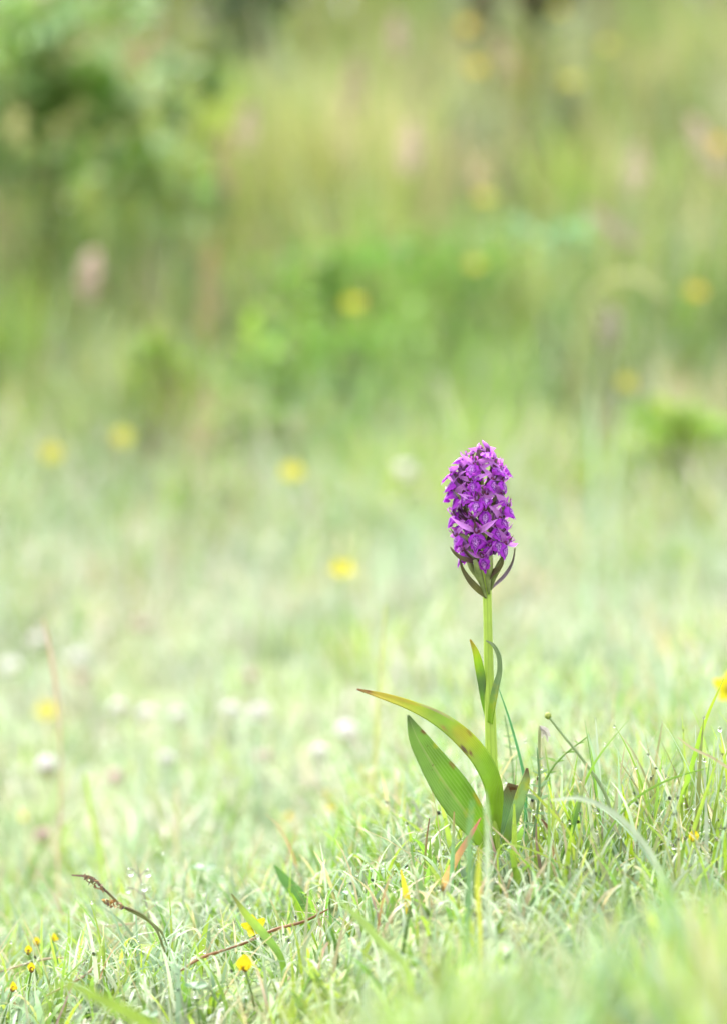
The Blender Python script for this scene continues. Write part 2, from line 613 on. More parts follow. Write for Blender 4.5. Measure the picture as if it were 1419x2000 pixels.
def noise2(x, y, s, seed=0):
    r = np.random.default_rng(seed)
    v = np.zeros_like(x)
    for k in range(6):
        a = r.uniform(0, 6.28); f = s * r.uniform(0.6, 1.8); p = r.uniform(0, 6.28)
        v += np.sin((x * math.cos(a) + y * math.sin(a)) * f + p)
    return v / 6


def blade_batch(x, y, Lr, Wr, lean, bend, pal_c, pal_w, tips=None, segs=5, dark_foot=0.85, L=None):
    n = len(x)
    z = gz(x, y) - 0.003
    base = np.stack([x, y, z], -1)
    L = rng.uniform(*Lr, n) if L is None else L
    W = rng.uniform(*Wr, n)
    th0 = np.abs(rng.normal(0, lean, n))
    kap = rng.uniform(bend[0], bend[1], n)
    az = rng.uniform(0, 2 * np.pi, n)
    face = az + np.pi / 2 + rng.normal(0, 0.6, n)
    c = palette(n, pal_c, pal_w)
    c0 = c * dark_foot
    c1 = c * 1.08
    if tips is not None:
        k = rng.random(n) < tips[0]
        c1[k] = np.array(tips[1]) * rng.uniform(0.7, 1.2, (k.sum(), 1))
    return blades(base, L, W, th0, kap, az, face, c0, c1, segs)


def top_h(y):
    """height of the sward at depth y"""
    return np.interp(y, [2.0, 3.6, 4.6, 5.4, 6.2, 7.2, 12], [0.05, 0.07, 0.11, 0.20, 0.34, 0.42, 0.45])


def hit_top(px, py, extra=0.03, dmin=2.2):
    """depth at which the pixel's ray meets the top of the sward"""
    for d in np.arange(dmin, 12, 0.02):
        p = P(px, py, d)
        if p.z <= gz(p.x, p.y) + top_h(p.y) + extra:
            return float(d)
    return 11.5


def clumped(n, m, x0, x1, y0, y1, spread, pal, w, hvar=0.35, per=0.75):
    """n blades, most of them in m clumps that share a colour and a height -> x, y, colours, height factor"""
    cx = rng.uniform(x0, x1, m); cyy = rng.uniform(y0, y1, m)
    cc = palette(m, pal, w)
    ch = rng.uniform(1 - hvar, 1 + hvar, m)
    k = rng.integers(0, m, n)
    sp = spread * rng.uniform(0.5, 1.6, m)[k]
    x = cx[k] + rng.normal(0, 1, n) * sp
    y = cyy[k] + rng.normal(0, 1, n) * sp
    c = cc[k] * rng.uniform(0.85, 1.15, (n, 1))
    h = ch[k] * rng.uniform(0.7, 1.15, n)
    free = rng.random(n) > per
    x[free] = rng.uniform(x0, x1, free.sum()); y[free] = rng.uniform(y0, y1, free.sum())
    c[free] = palette(free.sum(), pal, w)
    return x, y, np.clip(c, 0.01, 0.9), h


def clump_batch(x, y, c, L, Wr, lean, bend, segs=4, foot=0.8, tips=None):
    n = len(x)
    base = np.stack([x, y, gz(x, y) - 0.003], -1)
    az = rng.uniform(0, 2 * np.pi, n)
    c1 = c * 1.08
    if tips is not None:
        k = rng.random(n) < tips[0]
        c1[k] = np.array(tips[1]) * rng.uniform(0.7, 1.2, (k.sum(), 1))
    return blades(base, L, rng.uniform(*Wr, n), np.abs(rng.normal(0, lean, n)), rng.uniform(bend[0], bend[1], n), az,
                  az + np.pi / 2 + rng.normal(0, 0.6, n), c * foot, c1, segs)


DEW = []


def foot_low(x, y):
    return 1 - 0.5 * np.exp(-((x - 0.045) / 0.055) ** 2 - ((y - 1.44) / 0.10) ** 2)


def near_lawn():
    parts = []
    # matted pale fescue: curved blades, in the focus zone on the left and low everywhere
    x, y, c, h = clumped(21000, 1000, -0.75, 0.6, 0.95, 2.3, 0.016, [PALE, MINT, LIME, GREEN, STRAW], [6, 4.4, 1.4, 2.6, 0.5], 0.3, 0.6)
    keep = ~((np.abs(x - .066) < 0.012) & (np.abs(y - 1.55) < 0.012))
    x, y, c, h = x[keep], y[keep], c[keep], h[keep]
    h = h * foot_low(x, y)
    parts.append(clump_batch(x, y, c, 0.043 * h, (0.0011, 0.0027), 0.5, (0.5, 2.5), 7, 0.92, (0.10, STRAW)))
    # upright finer blades
    x, y, c, h = clumped(7000, 500, -0.75, 0.6, 1.0, 2.3, 0.012, [PALE, LIME, GREEN, MINT, STRAW], [3, 4, 3, 2, 0.5], 0.3, 0.6)
    h = h * foot_low(x, y)
    parts.append(clump_batch(x, y, c, (0.036 + 0.014 * sstep(0.08, 0.16, x)) * h, (0.0010, 0.0024), 0.25, (0.1, 1.1), 7, 0.92, (0.18, STRAW)))
    # low dark green undergrowth
    x, y, c, h = clumped(15000, 600, -0.75, 0.6, 0.95, 2.3, 0.02, [GREEN, DEEP, LIME, MINT, PALE], [2.4, 0.7, 1.6, 2.4, 1.2], 0.3, 0.5)
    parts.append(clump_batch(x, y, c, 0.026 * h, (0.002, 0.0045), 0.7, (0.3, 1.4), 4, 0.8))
    # dead thatch
    x, y = scatter(1500, -0.75, 0.6, 1.0, 2.3)
    parts.append(blade_batch(x, y, (0.03, 0.08), (0.0008, 0.0018), 1.0, (0.2, 1.2), [STRAW, (0.30, 0.20, 0.10), PINK], [4, 1.5, 1.0], None, 5))
    for V, Q, K in parts[:2]:
        T = V.reshape(-1, 8, 2, 3).mean(2)
        DEW.append(T[:, 7]); DEW.append(T[::2, 5]); DEW.append(T[::3, 4])
    lay('lawn_grass', 'short matted pale green dewy grass around the orchid', 'grass', parts)


def foreground_grass():
    # taller growth close to the camera on the right
    parts = []
    n = 2100
    x, y, c, h = clumped(n, 46, -0.05, 0.42, 0.72, 1.26, 0.010, [PALE, LIME, GREEN, MINT, STRAW, (0.42, 0.45, 0.34), DEEP, (0.36, 0.42, 0.04)], [6.0, 1.3, 2.6, 3.8, 1.0, 3.4, 0.9, 0.3], 0.4, 0.9)
    px, _, d = project(x, y, gz(x, y))
    top = np.interp(px, [480, 620, 760, 900, 1100, 1300, 1500], [2080, 1970, 1870, 1800, 1745, 1700, 1680]) + (1.35 - h).clip(0) * 190 + rng.exponential(40, n) - 15
    zt = 0.20 - (top - 940.0) / F * y
    L = np.clip((zt - gz(x, y)) * 1.12, 0.012, 0.14)
    parts.append(clump_batch(x, y, c, L, (0.0020, 0.0050), 0.2, (0.1, 1.0), 6, 0.85, (0.15, STRAW)))
    n = 2500
    x, y = scatter(n, -0.45, 0.45, 0.45, 1.0)
    parts.append(blade_batch(x, y, None, (0.0014, 0.0026), 0.5, (0.3, 1.4), [PALE, LIME, GREEN, MINT], [3, 4, 3, 2], None, 5, L=rng.uniform(0.015, 0.03, n)))
    lay('foreground_grass', 'blurred soft green grass growing in front of the orchid', 'grass', parts)


def middle_lawn():
    pal = [PALE, MINT, LIME, GREEN, STRAW, (0.52, 0.48, 0.42)]
    x, y, c, h = clumped(56000, 2300, -1.8, 1.8, 2.15, 6.0, 0.035, pal, [8.0, 4.2, 1.4, 1.7, 1.0, 3.0], 0.5, 0.75)
    k = (y > 2.1) & (rng.random(len(y)) < 1 - 0.9 * sstep(4.3, 6.0, y))
    x, y, c, h = x[k], y[k], c[k], h[k]
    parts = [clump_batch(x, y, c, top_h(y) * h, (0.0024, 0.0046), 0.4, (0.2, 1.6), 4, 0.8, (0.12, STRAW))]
    lay('mown_grass', 'short blurred lawn grass stretching back to the bank', 'grass', parts)


def lush(x, y, c):
    # a damp hollow where the grass is a deep fresh green
    k = np.exp(-((x - 0.06) / 0.30) ** 2 - ((y - 5.7) / 0.6) ** 2)
    k = (0.85 * k * rng.uniform(0.5, 1.1, len(x))).clip(0, 1)[:, None]
    return c * (1 - k) + np.array((0.16, 0.34, 0.045)) * k


def bank_grass():
    pal = [OLIVE, LIME, GREEN, MINT, STRAW, PINK, DEEP, (0.27, 0.33, 0.13)]
    x, y, c, h = clumped(34000, 480, -3.0, 3.0, 4.0, 6.6, 0.06, pal, [2.0, 3.4, 3.2, 2.4, 1.0, 0.3, 0.3, 3.0], 0.45, 0.8)
    k = rng.random(len(y)) < sstep(3.9, 5.5, y) + 0.05
    x, y, c, h = x[k], y[k], lush(x, y, c)[k], h[k]
    parts = [clump_batch(x, y, c, top_h(y) * h, (0.003, 0.007), 0.25, (0.1, 1.1), 4, 0.75, (0.15, STRAW))]
    lay('bank_foot_grass', 'knee low green grass where the lawn meets the bank', 'grass', parts)
    pal = [(0.27, 0.31, 0.08), (0.35, 0.38, 0.12), (0.46, 0.41, 0.22), (0.44, 0.31, 0.22), (0.34, 0.44, 0.07), (0.22, 0.36, 0.06), (0.12, 0.22, 0.04), (0.29, 0.38, 0.20)]
    x, y, c, h = clumped(60000, 620, -5.5, 5.5, 5.6, 11.6, 0.09, pal, [3, 3.4, 1.5, 0.6, 1.2, 2.8, 1.2, 3.4], 0.3, 0.88)
    c = lush(x, y, c) * 0.86
    parts = [clump_batch(x, y, c, top_h(y) * h, (0.005, 0.010), 0.14, (0.05, 0.9), 4, 0.85, (0.14, (0.42, 0.38, 0.24)))]
    lay('meadow_grass', 'tall blurred meadow grass covering the bank', 'grass', parts)


near_lawn()
foreground_grass()
middle_lawn()
bank_grass()


def hedge():
    root = empty('hedge', (0, 13.2, gz(0, 13.2)), 'dark leafy hedge along the top of the bank', 'hedge')
    n = 64000
    x = rng.uniform(-12, 12, n)
    zt = 3.0 + 0.5 * noise2(x, x * 0, 1.1, 5)
    z = rng.random(n) ** 0.8 * zt
    y = rng.normal(0, 0.45, n)
    cent = np.stack([x, y, z], -1)
    col = palette(n, [DEEP, (0.05, 0.09, 0.03), OLIVE, GREEN, (0.12, 0.09, 0.05)], [4, 3, 1.5, 1.2, 1])
    V, Q, K = leaf_cloud(cent, rng.uniform(0.13, 0.22, n), 3.0, col)
    o = link_mesh('crown', mesh_np('crown', V, Q, K), 'foliage', root)
    o['kind'] = 'stuff'
    for k in range(26):
        bx = -12 + k * 0.96 + random.uniform(-.2, .2)
        pts = [(bx, 0, -0.1), (bx + random.uniform(-.2, .2), random.uniform(-.2, .2), 1.2), (bx + random.uniform(-.5, .5), random.uniform(-.4, .4), 2.5)]
        link_mesh('trunk', tube_mesh('trunk', pts, [0.04, 0.03, 0.012], 8, cols=[(0.10, 0.08, 0.05)] * 3), 'foliage', root)


hedge()


def leafy_bush(px, py_top, py_bot, d, halfw_px, n, size, pal, w, label, seed, name='leafy_bush', group=None):
    """rounded bush standing on the bank; leaf clumps round a few stems"""
    r = random.Random(seed)
    if name == 'leafy_bush':
        d = hit_top(px, py_bot, 0.0) + 0.25
    if name == 'leafy_weed':
        d = hit_top(px, py_top, 0.02) - 0.05
    b = P(px, py_bot, d)
    b.z = float(gz(b.x, b.y))
    top = max(0.15, P(px, py_top, d).z - b.z)
    hw = halfw_px / F * d
    root = empty(name, b, label, 'bush' if 'bush' in name else 'plant', group)
    clumps = []
    for k in range(34):
        a = r.uniform(0, 6.28); q = r.uniform(0.05, 1.05) * hw
        clumps.append((q * math.cos(a), 0.7 * q * math.sin(a), top * r.uniform(0.15, 0.92), hw * r.uniform(0.25, 0.55)))
    cent = []
    for k in range(n):
        c = r.choice(clumps)
        v = Vector((r.gauss(0, 1), r.gauss(0, 1), r.gauss(0, 1))).normalized() * c[3] * r.random() ** 0.4
        cent.append((c[0] + v.x, c[1] + v.y, max(0.02, c[2] + v.z)))
    V, Q, K = leaf_cloud(np.array(cent), rng.uniform(*size, n), 0.6, palette(n, pal, w))
    o = link_mesh('crown', mesh_np('crown', V, Q, K), 'foliage', root)
    o['kind'] = 'stuff'
    for c in clumps[:6]:
        link_mesh('stem', tube_mesh('stem', [(0, 0, -0.02), (c[0] * .4, c[1] * .4, c[2] * .5), (c[0], c[1], c[2])], [0.010, 0.007, 0.003], 6, cols=[(0.12, 0.13, 0.05)] * 3), 'foliage', root)
    return root


leafy_bush(90, -90, 400, 8.3, 230, 1200, (0.04, 0.08), [(0.2, 0.34, 0.06), GREEN, (0.22, 0.36, 0.11), (0.26, 0.29, 0.09), (0.28, 0.40, 0.19)], [2.5, 2, 3, 1.5, 2.5],
           'broad leafy green bush on top of the bank', 3)
leafy_bush(330, 90, 300, 8.9, 110, 260, (0.05, 0.09), [(0.16, 0.26, 0.08), (0.2, 0.28, 0.1)], [3, 2], 'small dark bush beside the broad leafy bush', 5)
leafy_bush(470, -120, 60, 9.5, 120, 400, (0.05, 0.1), [(0.10, 0.12, 0.06), (0.10, 0.17, 0.06)], [3, 2], 'dim grey green bush behind the tall grass', 6)
leafy_bush(1030, -60, 120, 9.4, 120, 420, (0.05, 0.09), [(0.13, 0.11, 0.06), (0.12, 0.17, 0.06), (0.12, 0.09, 0.05)], [3, 2, 1], 'brownish dark bush behind the orange yellow buttercups', 8)

for i, (px, pt, pb_, d, hw, n, pal, lab) in enumerate((
        (640, 470, 640, 5.9, 100, 220, [(0.10, 0.22, 0.04), GREEN, (0.13, 0.25, 0.04)], 'dark green weed clump left behind the bright buttercup'),
        (900, 460, 660, 6.0, 140, 260, [(0.10, 0.22, 0.04), GREEN, (0.13, 0.24, 0.05)], 'wide dark green weed clump below a faded buttercup'),
        (680, 630, 800, 5.5, 150, 150, [GREEN, (0.16, 0.30, 0.05)], 'fresh green weed clump under the bright buttercup'),
        (520, 600, 760, 5.6, 80, 220, [GREEN, LIME, (0.10, 0.22, 0.06)], 'mid green weed clump at the foot of the bank'),
        (540, 770, 900, 4.9, 95, 160, [OLIVE, GREEN, (0.17, 0.2, 0.06)], 'olive weed clump at the edge of the lawn'),
        (1080, 390, 560, 6.1, 70, 160, [(0.22, 0.36, 0.22), (0.16, 0.30, 0.16)], 'pale blue green weed on the bank'),
        (1310, 790, 940, 4.9, 90, 220, [LIME, GREEN], 'bright lime weed clump beside the lawn'),
        (300, 640, 780, 5.6, 80, 120, [OLIVE, GREEN, (0.2, 0.24, 0.09)], 'dull olive weed clump on the lower bank'))):
    leafy_bush(px, pt, pb_, d, hw * 1.25, n, (0.025, 0.055), [np.array(q) * 1.25 for q in pal], [1] * len(pal), lab, 20 + i, 'leafy_weed', 'weed clumps on the bank')


# ================================================================== THE ORCHID
ORG = P(962, 1668, FOCUS)
ORG.z = float(gz(ORG.x, ORG.y)) - 0.002
orchid = empty('orchid', ORG, 'purple spiked marsh orchid with green stem and arching leaves', 'orchid')


def oP(px, py, dd=0.0):
    return P(px, py, FOCUS + dd)


def opart(name, me, mat, parent=orchid, thick=0.0):
    o = link_mesh(name, me, mat, parent)
    if thick: add_thickness(o, thick)
    return o


px1 = FOCUS / F              # metres per photo pixel at the orchid
stem_pts = [ORG + Vector((0, 0, -0.004)), oP(962, 1600), oP(960, 1520), oP(957, 1420), oP(953, 1290), oP(951, 1190), oP(949, 1120), oP(944, 1020), oP(938, 930), oP(935, 884)]
stem_r = [w * px1 * 0.5 for w in (26, 25, 24, 22, 18.5, 17, 18, 14, 9, 4)]
opart('stem', tube_mesh('stem', stem_pts, stem_r, 20, 48, origin=ORG), 'orchid_stem')

LG, LY, LB, LD = (0.30, 0.46, 0.04), (0.44, 0.50, 0.03), (0.22, 0.07, 0.02), (0.24, 0.41, 0.06)


def orchid_leaf(name, pix, widths, n0, n1, cols, fold, label=None, thick=0.0005, wave=0.03, mat='orchid_leaf', parent=orchid, nv=60, nu=16, seed=1, spots=()):
    pts = [oP(*p) for p in pix]
    o = opart(name, ribbon_mesh(name, pts, [w * px1 for w in widths], n0, n1, fold, nu, nv, cols, wave, ORG, seed=seed, spots=spots), mat, parent, thick)
    if label: o['label'] = label
    return o


# long arching leaf
orchid_leaf('leaf', [(962, 1640, 0), (964, 1590, -.004), (962, 1540, -.008), (940, 1488, -.012), (905, 1445, -.016), (862, 1410, -.019), (805, 1381, -.021), (745, 1360, -.022), (697, 1346, -.022)],
            [24, 31, 37, 42, 43, 36, 24, 15, 3], (0.15, -0.9, 0.4), (0.1, -0.75, 0.75),
            [LG, LG, LG, LG, LY, LG, LY, (0.45, 0.38, 0.03), LB], 0.22, 'long arching leaf with a withered brown tip', seed=2,
            spots=[(0.75, .50, .3, .022, LB), (-.8, .47, .25, .03, (0.15, 0.06, 0.03)), (-.5, .43, .2, .015, LB), (.2, .52, .9, .05, (0.46, 0.46, 0.03)), (.85, .66, .2, .1, (0.45, 0.4, 0.2)), (0.5, .95, .5, .012, LB), (-.5, .955, .5, .01, LB), (.6, .83, .4, .12, (0.5, 0.42, 0.04)), (-.6, .60, .3, .02, (0.4, 0.3, 0.05))])
# broad folded leaf
orchid_leaf('leaf', [(955, 1668, -.004), (935, 1625, -.012), (903, 1580, -.018), (870, 1535, -.022), (838, 1485, -.024), (812, 1438, -.024), (796, 1397, -.022)],
            [30, 54, 70, 72, 58, 37, 4], (0.25, -0.9, 0.4), (0.35, -0.9, 0.2),
            [LG, LG, LD, LD, LD, LD, (0.10, 0.16, 0.05)], 0.34, 'broad folded leaf rising to a blunt tip', wave=0.05, seed=3,
            spots=[(.9, .88, .3, .02, LB), (.95, .35, .2, .06, (0.45, 0.42, 0.05)), (.9, .62, .15, .03, (0.3, 0.2, 0.05)), (0.0, .5, .07, .55, (0.36, 0.44, 0.14)), (.93, .2, .15, .05, (0.45, 0.4, 0.05))])
# short leaf behind the stem with a rolled end
orchid_leaf('leaf', [(972, 1660, .006), (980, 1620, .010), (990, 1580, .012), (1003, 1532, .013)],
            [26, 48, 50, 26], (0.2, -1, 0.2), (0.2, -1, 0.1), [LG, (0.26, 0.40, 0.20), (0.25, 0.38, 0.20), (0.16, 0.09, 0.05)], 0.15, 'short bluish leaf with a browned cut end', seed=4)
orchid_leaf('leaf', [(984, 1650, .004), (998, 1600, .004), (1010, 1560, .003), (1022, 1525, .002), (1028, 1500, .002)],
            [16, 26, 30, 24, 5], (0.6, -0.8, 0.2), (0.7, -0.7, 0.2), [LG, (0.30, 0.44, 0.2), (0.34, 0.46, 0.22), (0.34, 0.42, 0.2), (0.15, 0.07, 0.05)], 0.4, 'small rolled leaf with a dark withered tip', seed=5)
# two slim leaves on the stem
orchid_leaf('leaf', [(949, 1400, .003), (943, 1370, .001), (940, 1335, -.001), (934, 1300, -.003), (927, 1272, -.004), (917, 1249, -.004)],
            [6, 9, 15, 17, 12, 3], (-0.5, -0.8, 0.2), (0.3, -0.9, 0.2), [LG, LD, (0.16, 0.26, 0.10), LG, LY, (0.45, 0.3, 0.03)], 0.35, 'slim upright leaf with a yellow tip', seed=6)
orchid_leaf('leaf', [(957, 1412, -.004), (960, 1385, -.007), (967, 1345, -.008), (975, 1308, -.007), (971, 1275, -.006), (960, 1258, -.006), (948, 1251, -.006)],
            [13, 16, 15, 10, 8, 6, 2], (-0.6, -0.75, 0.2), (-0.2, -0.8, 0.5), [LG, LG, (0.2, 0.33, 0.10), (0.24, 0.34, 0.14), (0.25, 0.34, 0.17), (0.3, 0.36, 0.2), (0.3, 0.34, 0.2)], 0.3, 'slim leaf curling round the front of the stem', seed=7)

# long bracts below the flower spike
BO, BP, BL = (0.13, 0.12, 0.035), (0.11, 0.055, 0.05), (0.30, 0.21, 0.33)
for pix, wd, n0, n1, cl in (
        ([(948, 1166, -.003), (932, 1152, -.007), (912, 1130, -.010), (900, 1108, -.011), (896, 1087, -.011)], [7, 15, 14, 9, 2], (0.5, -0.8, 0.3), (0.9, -0.5, 0), [BO, (0.17, 0.16, 0.03), BO, BO, (0.25, 0.24, 0.12)]),
        ([(951, 1136, -.006), (958, 1122, -.009), (974, 1110, -.011), (981, 1096, -.012), (975, 1078, -.012)], [8, 14, 11, 8, 2], (-0.4, -0.8, 0.5), (-0.8, -0.6, 0), [BP, BP, BO, BO, BO]),
        ([(958, 1150, .002), (970, 1139, .003), (987, 1122, .002), (1001, 1096, .001), (1005, 1070, .001)], [4, 7, 9, 6, 2], (-0.6, -0.8, 0.3), (-0.9, -0.5, 0), [BP, BL, BL, (0.25, 0.2, 0.2), BO]),
        ([(935, 1098, -.008), (915, 1095, -.011), (898, 1090, -.013), (886, 1080, -.014), (878, 1068, -.014)], [7, 12, 12, 9, 2], (0.2, -0.7, 0.7), (0.5, -0.6, 0.6), [BP, BP, BO, BO, (0.2, 0.2, 0.1)])):
    orchid_leaf('bract', pix, wd, n0, n1, cl, 0.3, None, 0.0003, 0.02, 'orchid_bract', nv=20, nu=6)

MM = 0.001
for pix, wd in (([(948, 1168, -.003), (940, 1140, -.006), (932, 1112, -.010), (926, 1094, -.013)], [5, 11, 14, 8]),
                ([(954, 1160, -.004), (952, 1130, -.008), (955, 1105, -.011), (957, 1085, -.013)], [5, 11, 14, 8]),
                ([(957, 1152, -.002), (963, 1128, -.004), (972, 1108, -.006), (980, 1090, -.008)], [5, 11, 13, 8]),
                ([(946, 1158, .003), (934, 1130, .004), (920, 1108, .004), (912, 1090, .004)], [5, 10, 12, 8])):
    opart('ovary', tube_mesh('ovary', [oP(*p) for p in pix], [w * px1 * 0.5 for w in wd], 12, 16, origin=ORG), 'orchid_ovary_green')


def path_surface(name, fn, nu, nv):
    V, U, Q = [], [], []
    for j in range(nv + 1):
        for i in range(nu + 1):
            u = -1 + 2 * i / nu; v = j / nv
            V.append(np.array(fn(u, v)) * MM); U.append((0.5 + 0.5 * u, v))
    for j in range(nv):
        for i in range(nu):
            k = j * (nu + 1) + i
            Q.append((k, k + 1, k + nu + 2, k + nu + 1))
    return mesh_np(name, V, Q, np.ones((len(V), 3)), np.array(U))


def make_floret(seed):
    """meshes of one open flower. local axes: +X outwards, +Y sideways, +Z up (millimetres)"""
    r = random.Random(seed)
    J = lambda a: r.uniform(-a, a)
    d = {}
    L0, W0 = 8.8 + J(1.2), 3.6 + J(.9)
    rf, ripple, kick = 1.1 + J(.9), 0.5 + J(.2), J(1.5)
    ph = r.uniform(0, 6)
    rag = r.uniform(0.25, 0.5)

    def lip(u, v):
        au = abs(u)
        length = L0 * (1 - 0.34 * au ** 2.5) + 1.5 * math.exp(-(u / 0.16) ** 2) - 1.0 * math.exp(-((au - 0.36) / 0.12) ** 2) + rag * math.sin(u * 23 + ph) * (0.3 + au)
        s = v * length
        w = W0 * (0.26 + 0.74 * min(1, v * 1.7) ** 0.9) * (1 - 0.12 * v ** 3) + rag * 0.5 * math.sin(v * 17 + ph) * au
        y = u * w
        a = min(1, s / 3.0)
        x = 2.4 * math.sin(a * 1.5) + 0.35 * max(0, s - 3) * (0.4 + 0.1 * kick)
        z = -0.4 - 0.62 * s * (0.5 + 0.5 * a) * 1.25 + 0.3
        x -= rf * au ** 2 * (0.4 + 1.6 * v)
        x += ripple * math.sin(v * 9 + u * 7 + ph) * au * v
        z += ripple * math.sin(u * 8 + ph * 2) * v * 0.6
        return x, y, z
    d['lip'] = path_surface('lip', lip, 22, 16)

    def sepal(sgn, ln, wd, up, out, fw):
        q = [J(.8) for _ in range(4)]

        def f(u, v):
            w = wd * math.sin(math.pi * (0.12 + 0.88 * v) ** 0.72) * 0.5 * (1.0 if v < .98 else 0.2) * (1 - 0.25 * v)
            cx = -0.6 + fw * v + 0.9 * math.sin(v * 2.4 + q[0])
            cyy = sgn * (0.8 + out * v + 0.3 * math.sin(v * 3))
            cz = 0.6 + up * v - 1.3 * v * v * q[1]
            x = cx + 0.9 * abs(u) ** 1.5 * w * 0.5 + 0.3 * math.sin(v * 6 + q[2])
            # width runs across the sepal, tilted
            return x + u * w * (0.5 + q[3] + 0.9 * v * q[2]), cyy - sgn * u * w * up / (abs(up) + abs(out)) * 1.0, cz + u * w * abs(out) / (abs(up) + abs(out)) * 1.0
        return f
    d['sepal_a'] = path_surface('sepal', sepal(1, 8, 3.1 + J(.4), 4.8 + J(2.6), 8.0 + J(1.2), 0.2 + J(2.4)), 6, 12)
    d['sepal_b'] = path_surface('sepal', sepal(-1, 8, 3.1 + J(.4), 4.8 + J(2.6), 8.0 + J(1.2), 0.2 + J(2.4)), 6, 12)
    hd, fwd = 5.6 + J(.6), 3.0 + J(.8)

    def hood(u, v):
        w = 2.5 * math.sin(math.pi * (0.2 + 0.8 * v) ** 0.9)
        return (-1.0 + fwd * v ** 1.6 - 0.9 * u * u * (1 - .4 * v) + 0.2, u * w * (1 - 0.15 * abs(u)), 0.6 + hd * v - 1.4 * v * v - 0.8 * u * u * v)
    d['hood'] = path_surface('hood', hood, 8, 10)

    def petal(sgn):
        a = J(.5)

        def f(u, v):
            w = 1.3 * math.sin(math.pi * (0.15 + 0.85 * v) ** 0.9)
            return (0.1 + 2.6 * v ** 1.3 + 0.5 * u * w + a * v, sgn * (0.9 + 0.9 * math.sin(v * 2.6) + 0.4 * u), 0.7 + 3.8 * v - 0.9 * v * v + u * w * 0.6)
        return f
    d['petal_a'] = path_surface('petal', petal(1), 5, 8)
    d['petal_b'] = path_surface('petal', petal(-1), 5, 8)
    d['throat'] = blob_mesh('throat', 0.8 * MM, 1.25 * MM, 1.2 * MM, 10, 7, center=(-0.1 * MM, 0, 0.75 * MM), lump=0.08)
    d['column'] = blob_mesh('column', 0.55 * MM, 0.45 * MM, 0.9 * MM, 8, 6, center=(0.9 * MM, 0, 1.35 * MM), lump=0.05)
    k = J(1.0)
    d['spur'] = tube_mesh('spur', [Vector(p) * MM for p in ((0.4, 0, -0.1), (-1.6, k * .3, -1.2), (-3.6, k * .6, -3.0), (-4.6, k, -5.6))], [1.25 * MM, 1.15 * MM, 0.95 * MM, 0.5 * MM], 10, 12)
    d['ovary'] = tube_mesh('ovary', [Vector(p) * MM for p in ((-10.5, 0, -7.5), (-6.5, k * .4, -3.5), (-3.2, k * .2, -0.4), (-0.6, 0, 0.8))], [0.8 * MM, 1.5 * MM, 1.45 * MM, 1.0 * MM], 12, 14)
    bl = r.uniform(0.75, 1.15)
    bp = [Vector(p) * MM for p in ((-10.5, 0, -9), (-7.5, k * .6, -6.2), (-3.0 * bl, k * 1.2, -3.0 * bl), (0.5, k * 2.2, 1.0 * bl), (1.5, k * 3, 5.0 * bl))]
    d['bract'] = ribbon_mesh('bract', bp, [1.8 * MM, 3.3 * MM, 2.9 * MM, 1.8 * MM, 0.2 * MM], (-0.5, 0, 1), (-0.9, 0, 0.3), 0.35, 4, 14,
                             [(0.12, 0.11, 0.04), (0.13, 0.09, 0.05), (0.11, 0.05, 0.05), (0.10, 0.04, 0.05), (0.11, 0.04, 0.05)])
    return d


FL = [make_floret(100 + k) for k in range(11)]
MATFOR = {'lip': 'orchid_lip', 'sepal': 'orchid_sepal', 'hood': 'orchid_hood', 'petal': 'orchid_hood', 'throat': 'orchid_throat', 'column': 'orchid_spur',
          'spur': 'orchid_spur', 'ovary': 'orchid_ovary', 'bract': 'orchid_bract'}


def bud_meshes(seed):
    r = random.Random(seed)
    d = {}
    d['petal_a'] = blob_mesh('petal', 1.4 * MM, 1.3 * MM, 3.4 * MM, 10, 9, center=(1.2 * MM, 0, 2.0 * MM))
    # pointed closed hood: pinch the blob towards its tip
    me = d['petal_a']
    for v in me.vertices:
        t = (v.co.z - (-1.4 * MM)) / (6.8 * MM)
        s = 1.1 - 0.75 * max(0, t) ** 1.6
        v.co.y *= s
        v.co.x = 1.2 * MM + (v.co.x - 1.2 * MM) * s + 1.6 * MM * t * t
    d['ovary'] = tube_mesh('ovary', [Vector(p) * MM for p in ((-7, 0, -6), (-4, 0, -3), (-1, 0, -1.0), (1, 0, 0))], [0.7 * MM, 1.2 * MM, 1.1 * MM, 0.9 * MM], 10, 10)
    bp = [Vector(p) * MM for p in ((-7, 0, -7), (-4, 0.5, -4), (0.5, 1.0, -1.0), (1.5, 1.2, 3.0), (1.2, 1.2, 6.0))]
    d['bract'] = ribbon_mesh('bract', bp, [1.6 * MM, 2.6 * MM, 2.4 * MM, 1.6 * MM, 0.2 * MM], (-0.5, 0, 1), (-0.9, 0, 0.3), 0.35, 4, 12,
                             [(0.12, 0.09, 0.05), (0.12, 0.07, 0.05), (0.11, 0.05, 0.05), (0.10, 0.04, 0.05), (0.11, 0.04, 0.05)])
    return d


BUDS = [bud_meshes(k) for k in range(2)]


def axis_at(py):
    """stem axis inside the spike at photo row py"""
    return np.interp(py, [884, 930, 1020, 1120, 1200], [935, 938, 944, 949, 951])


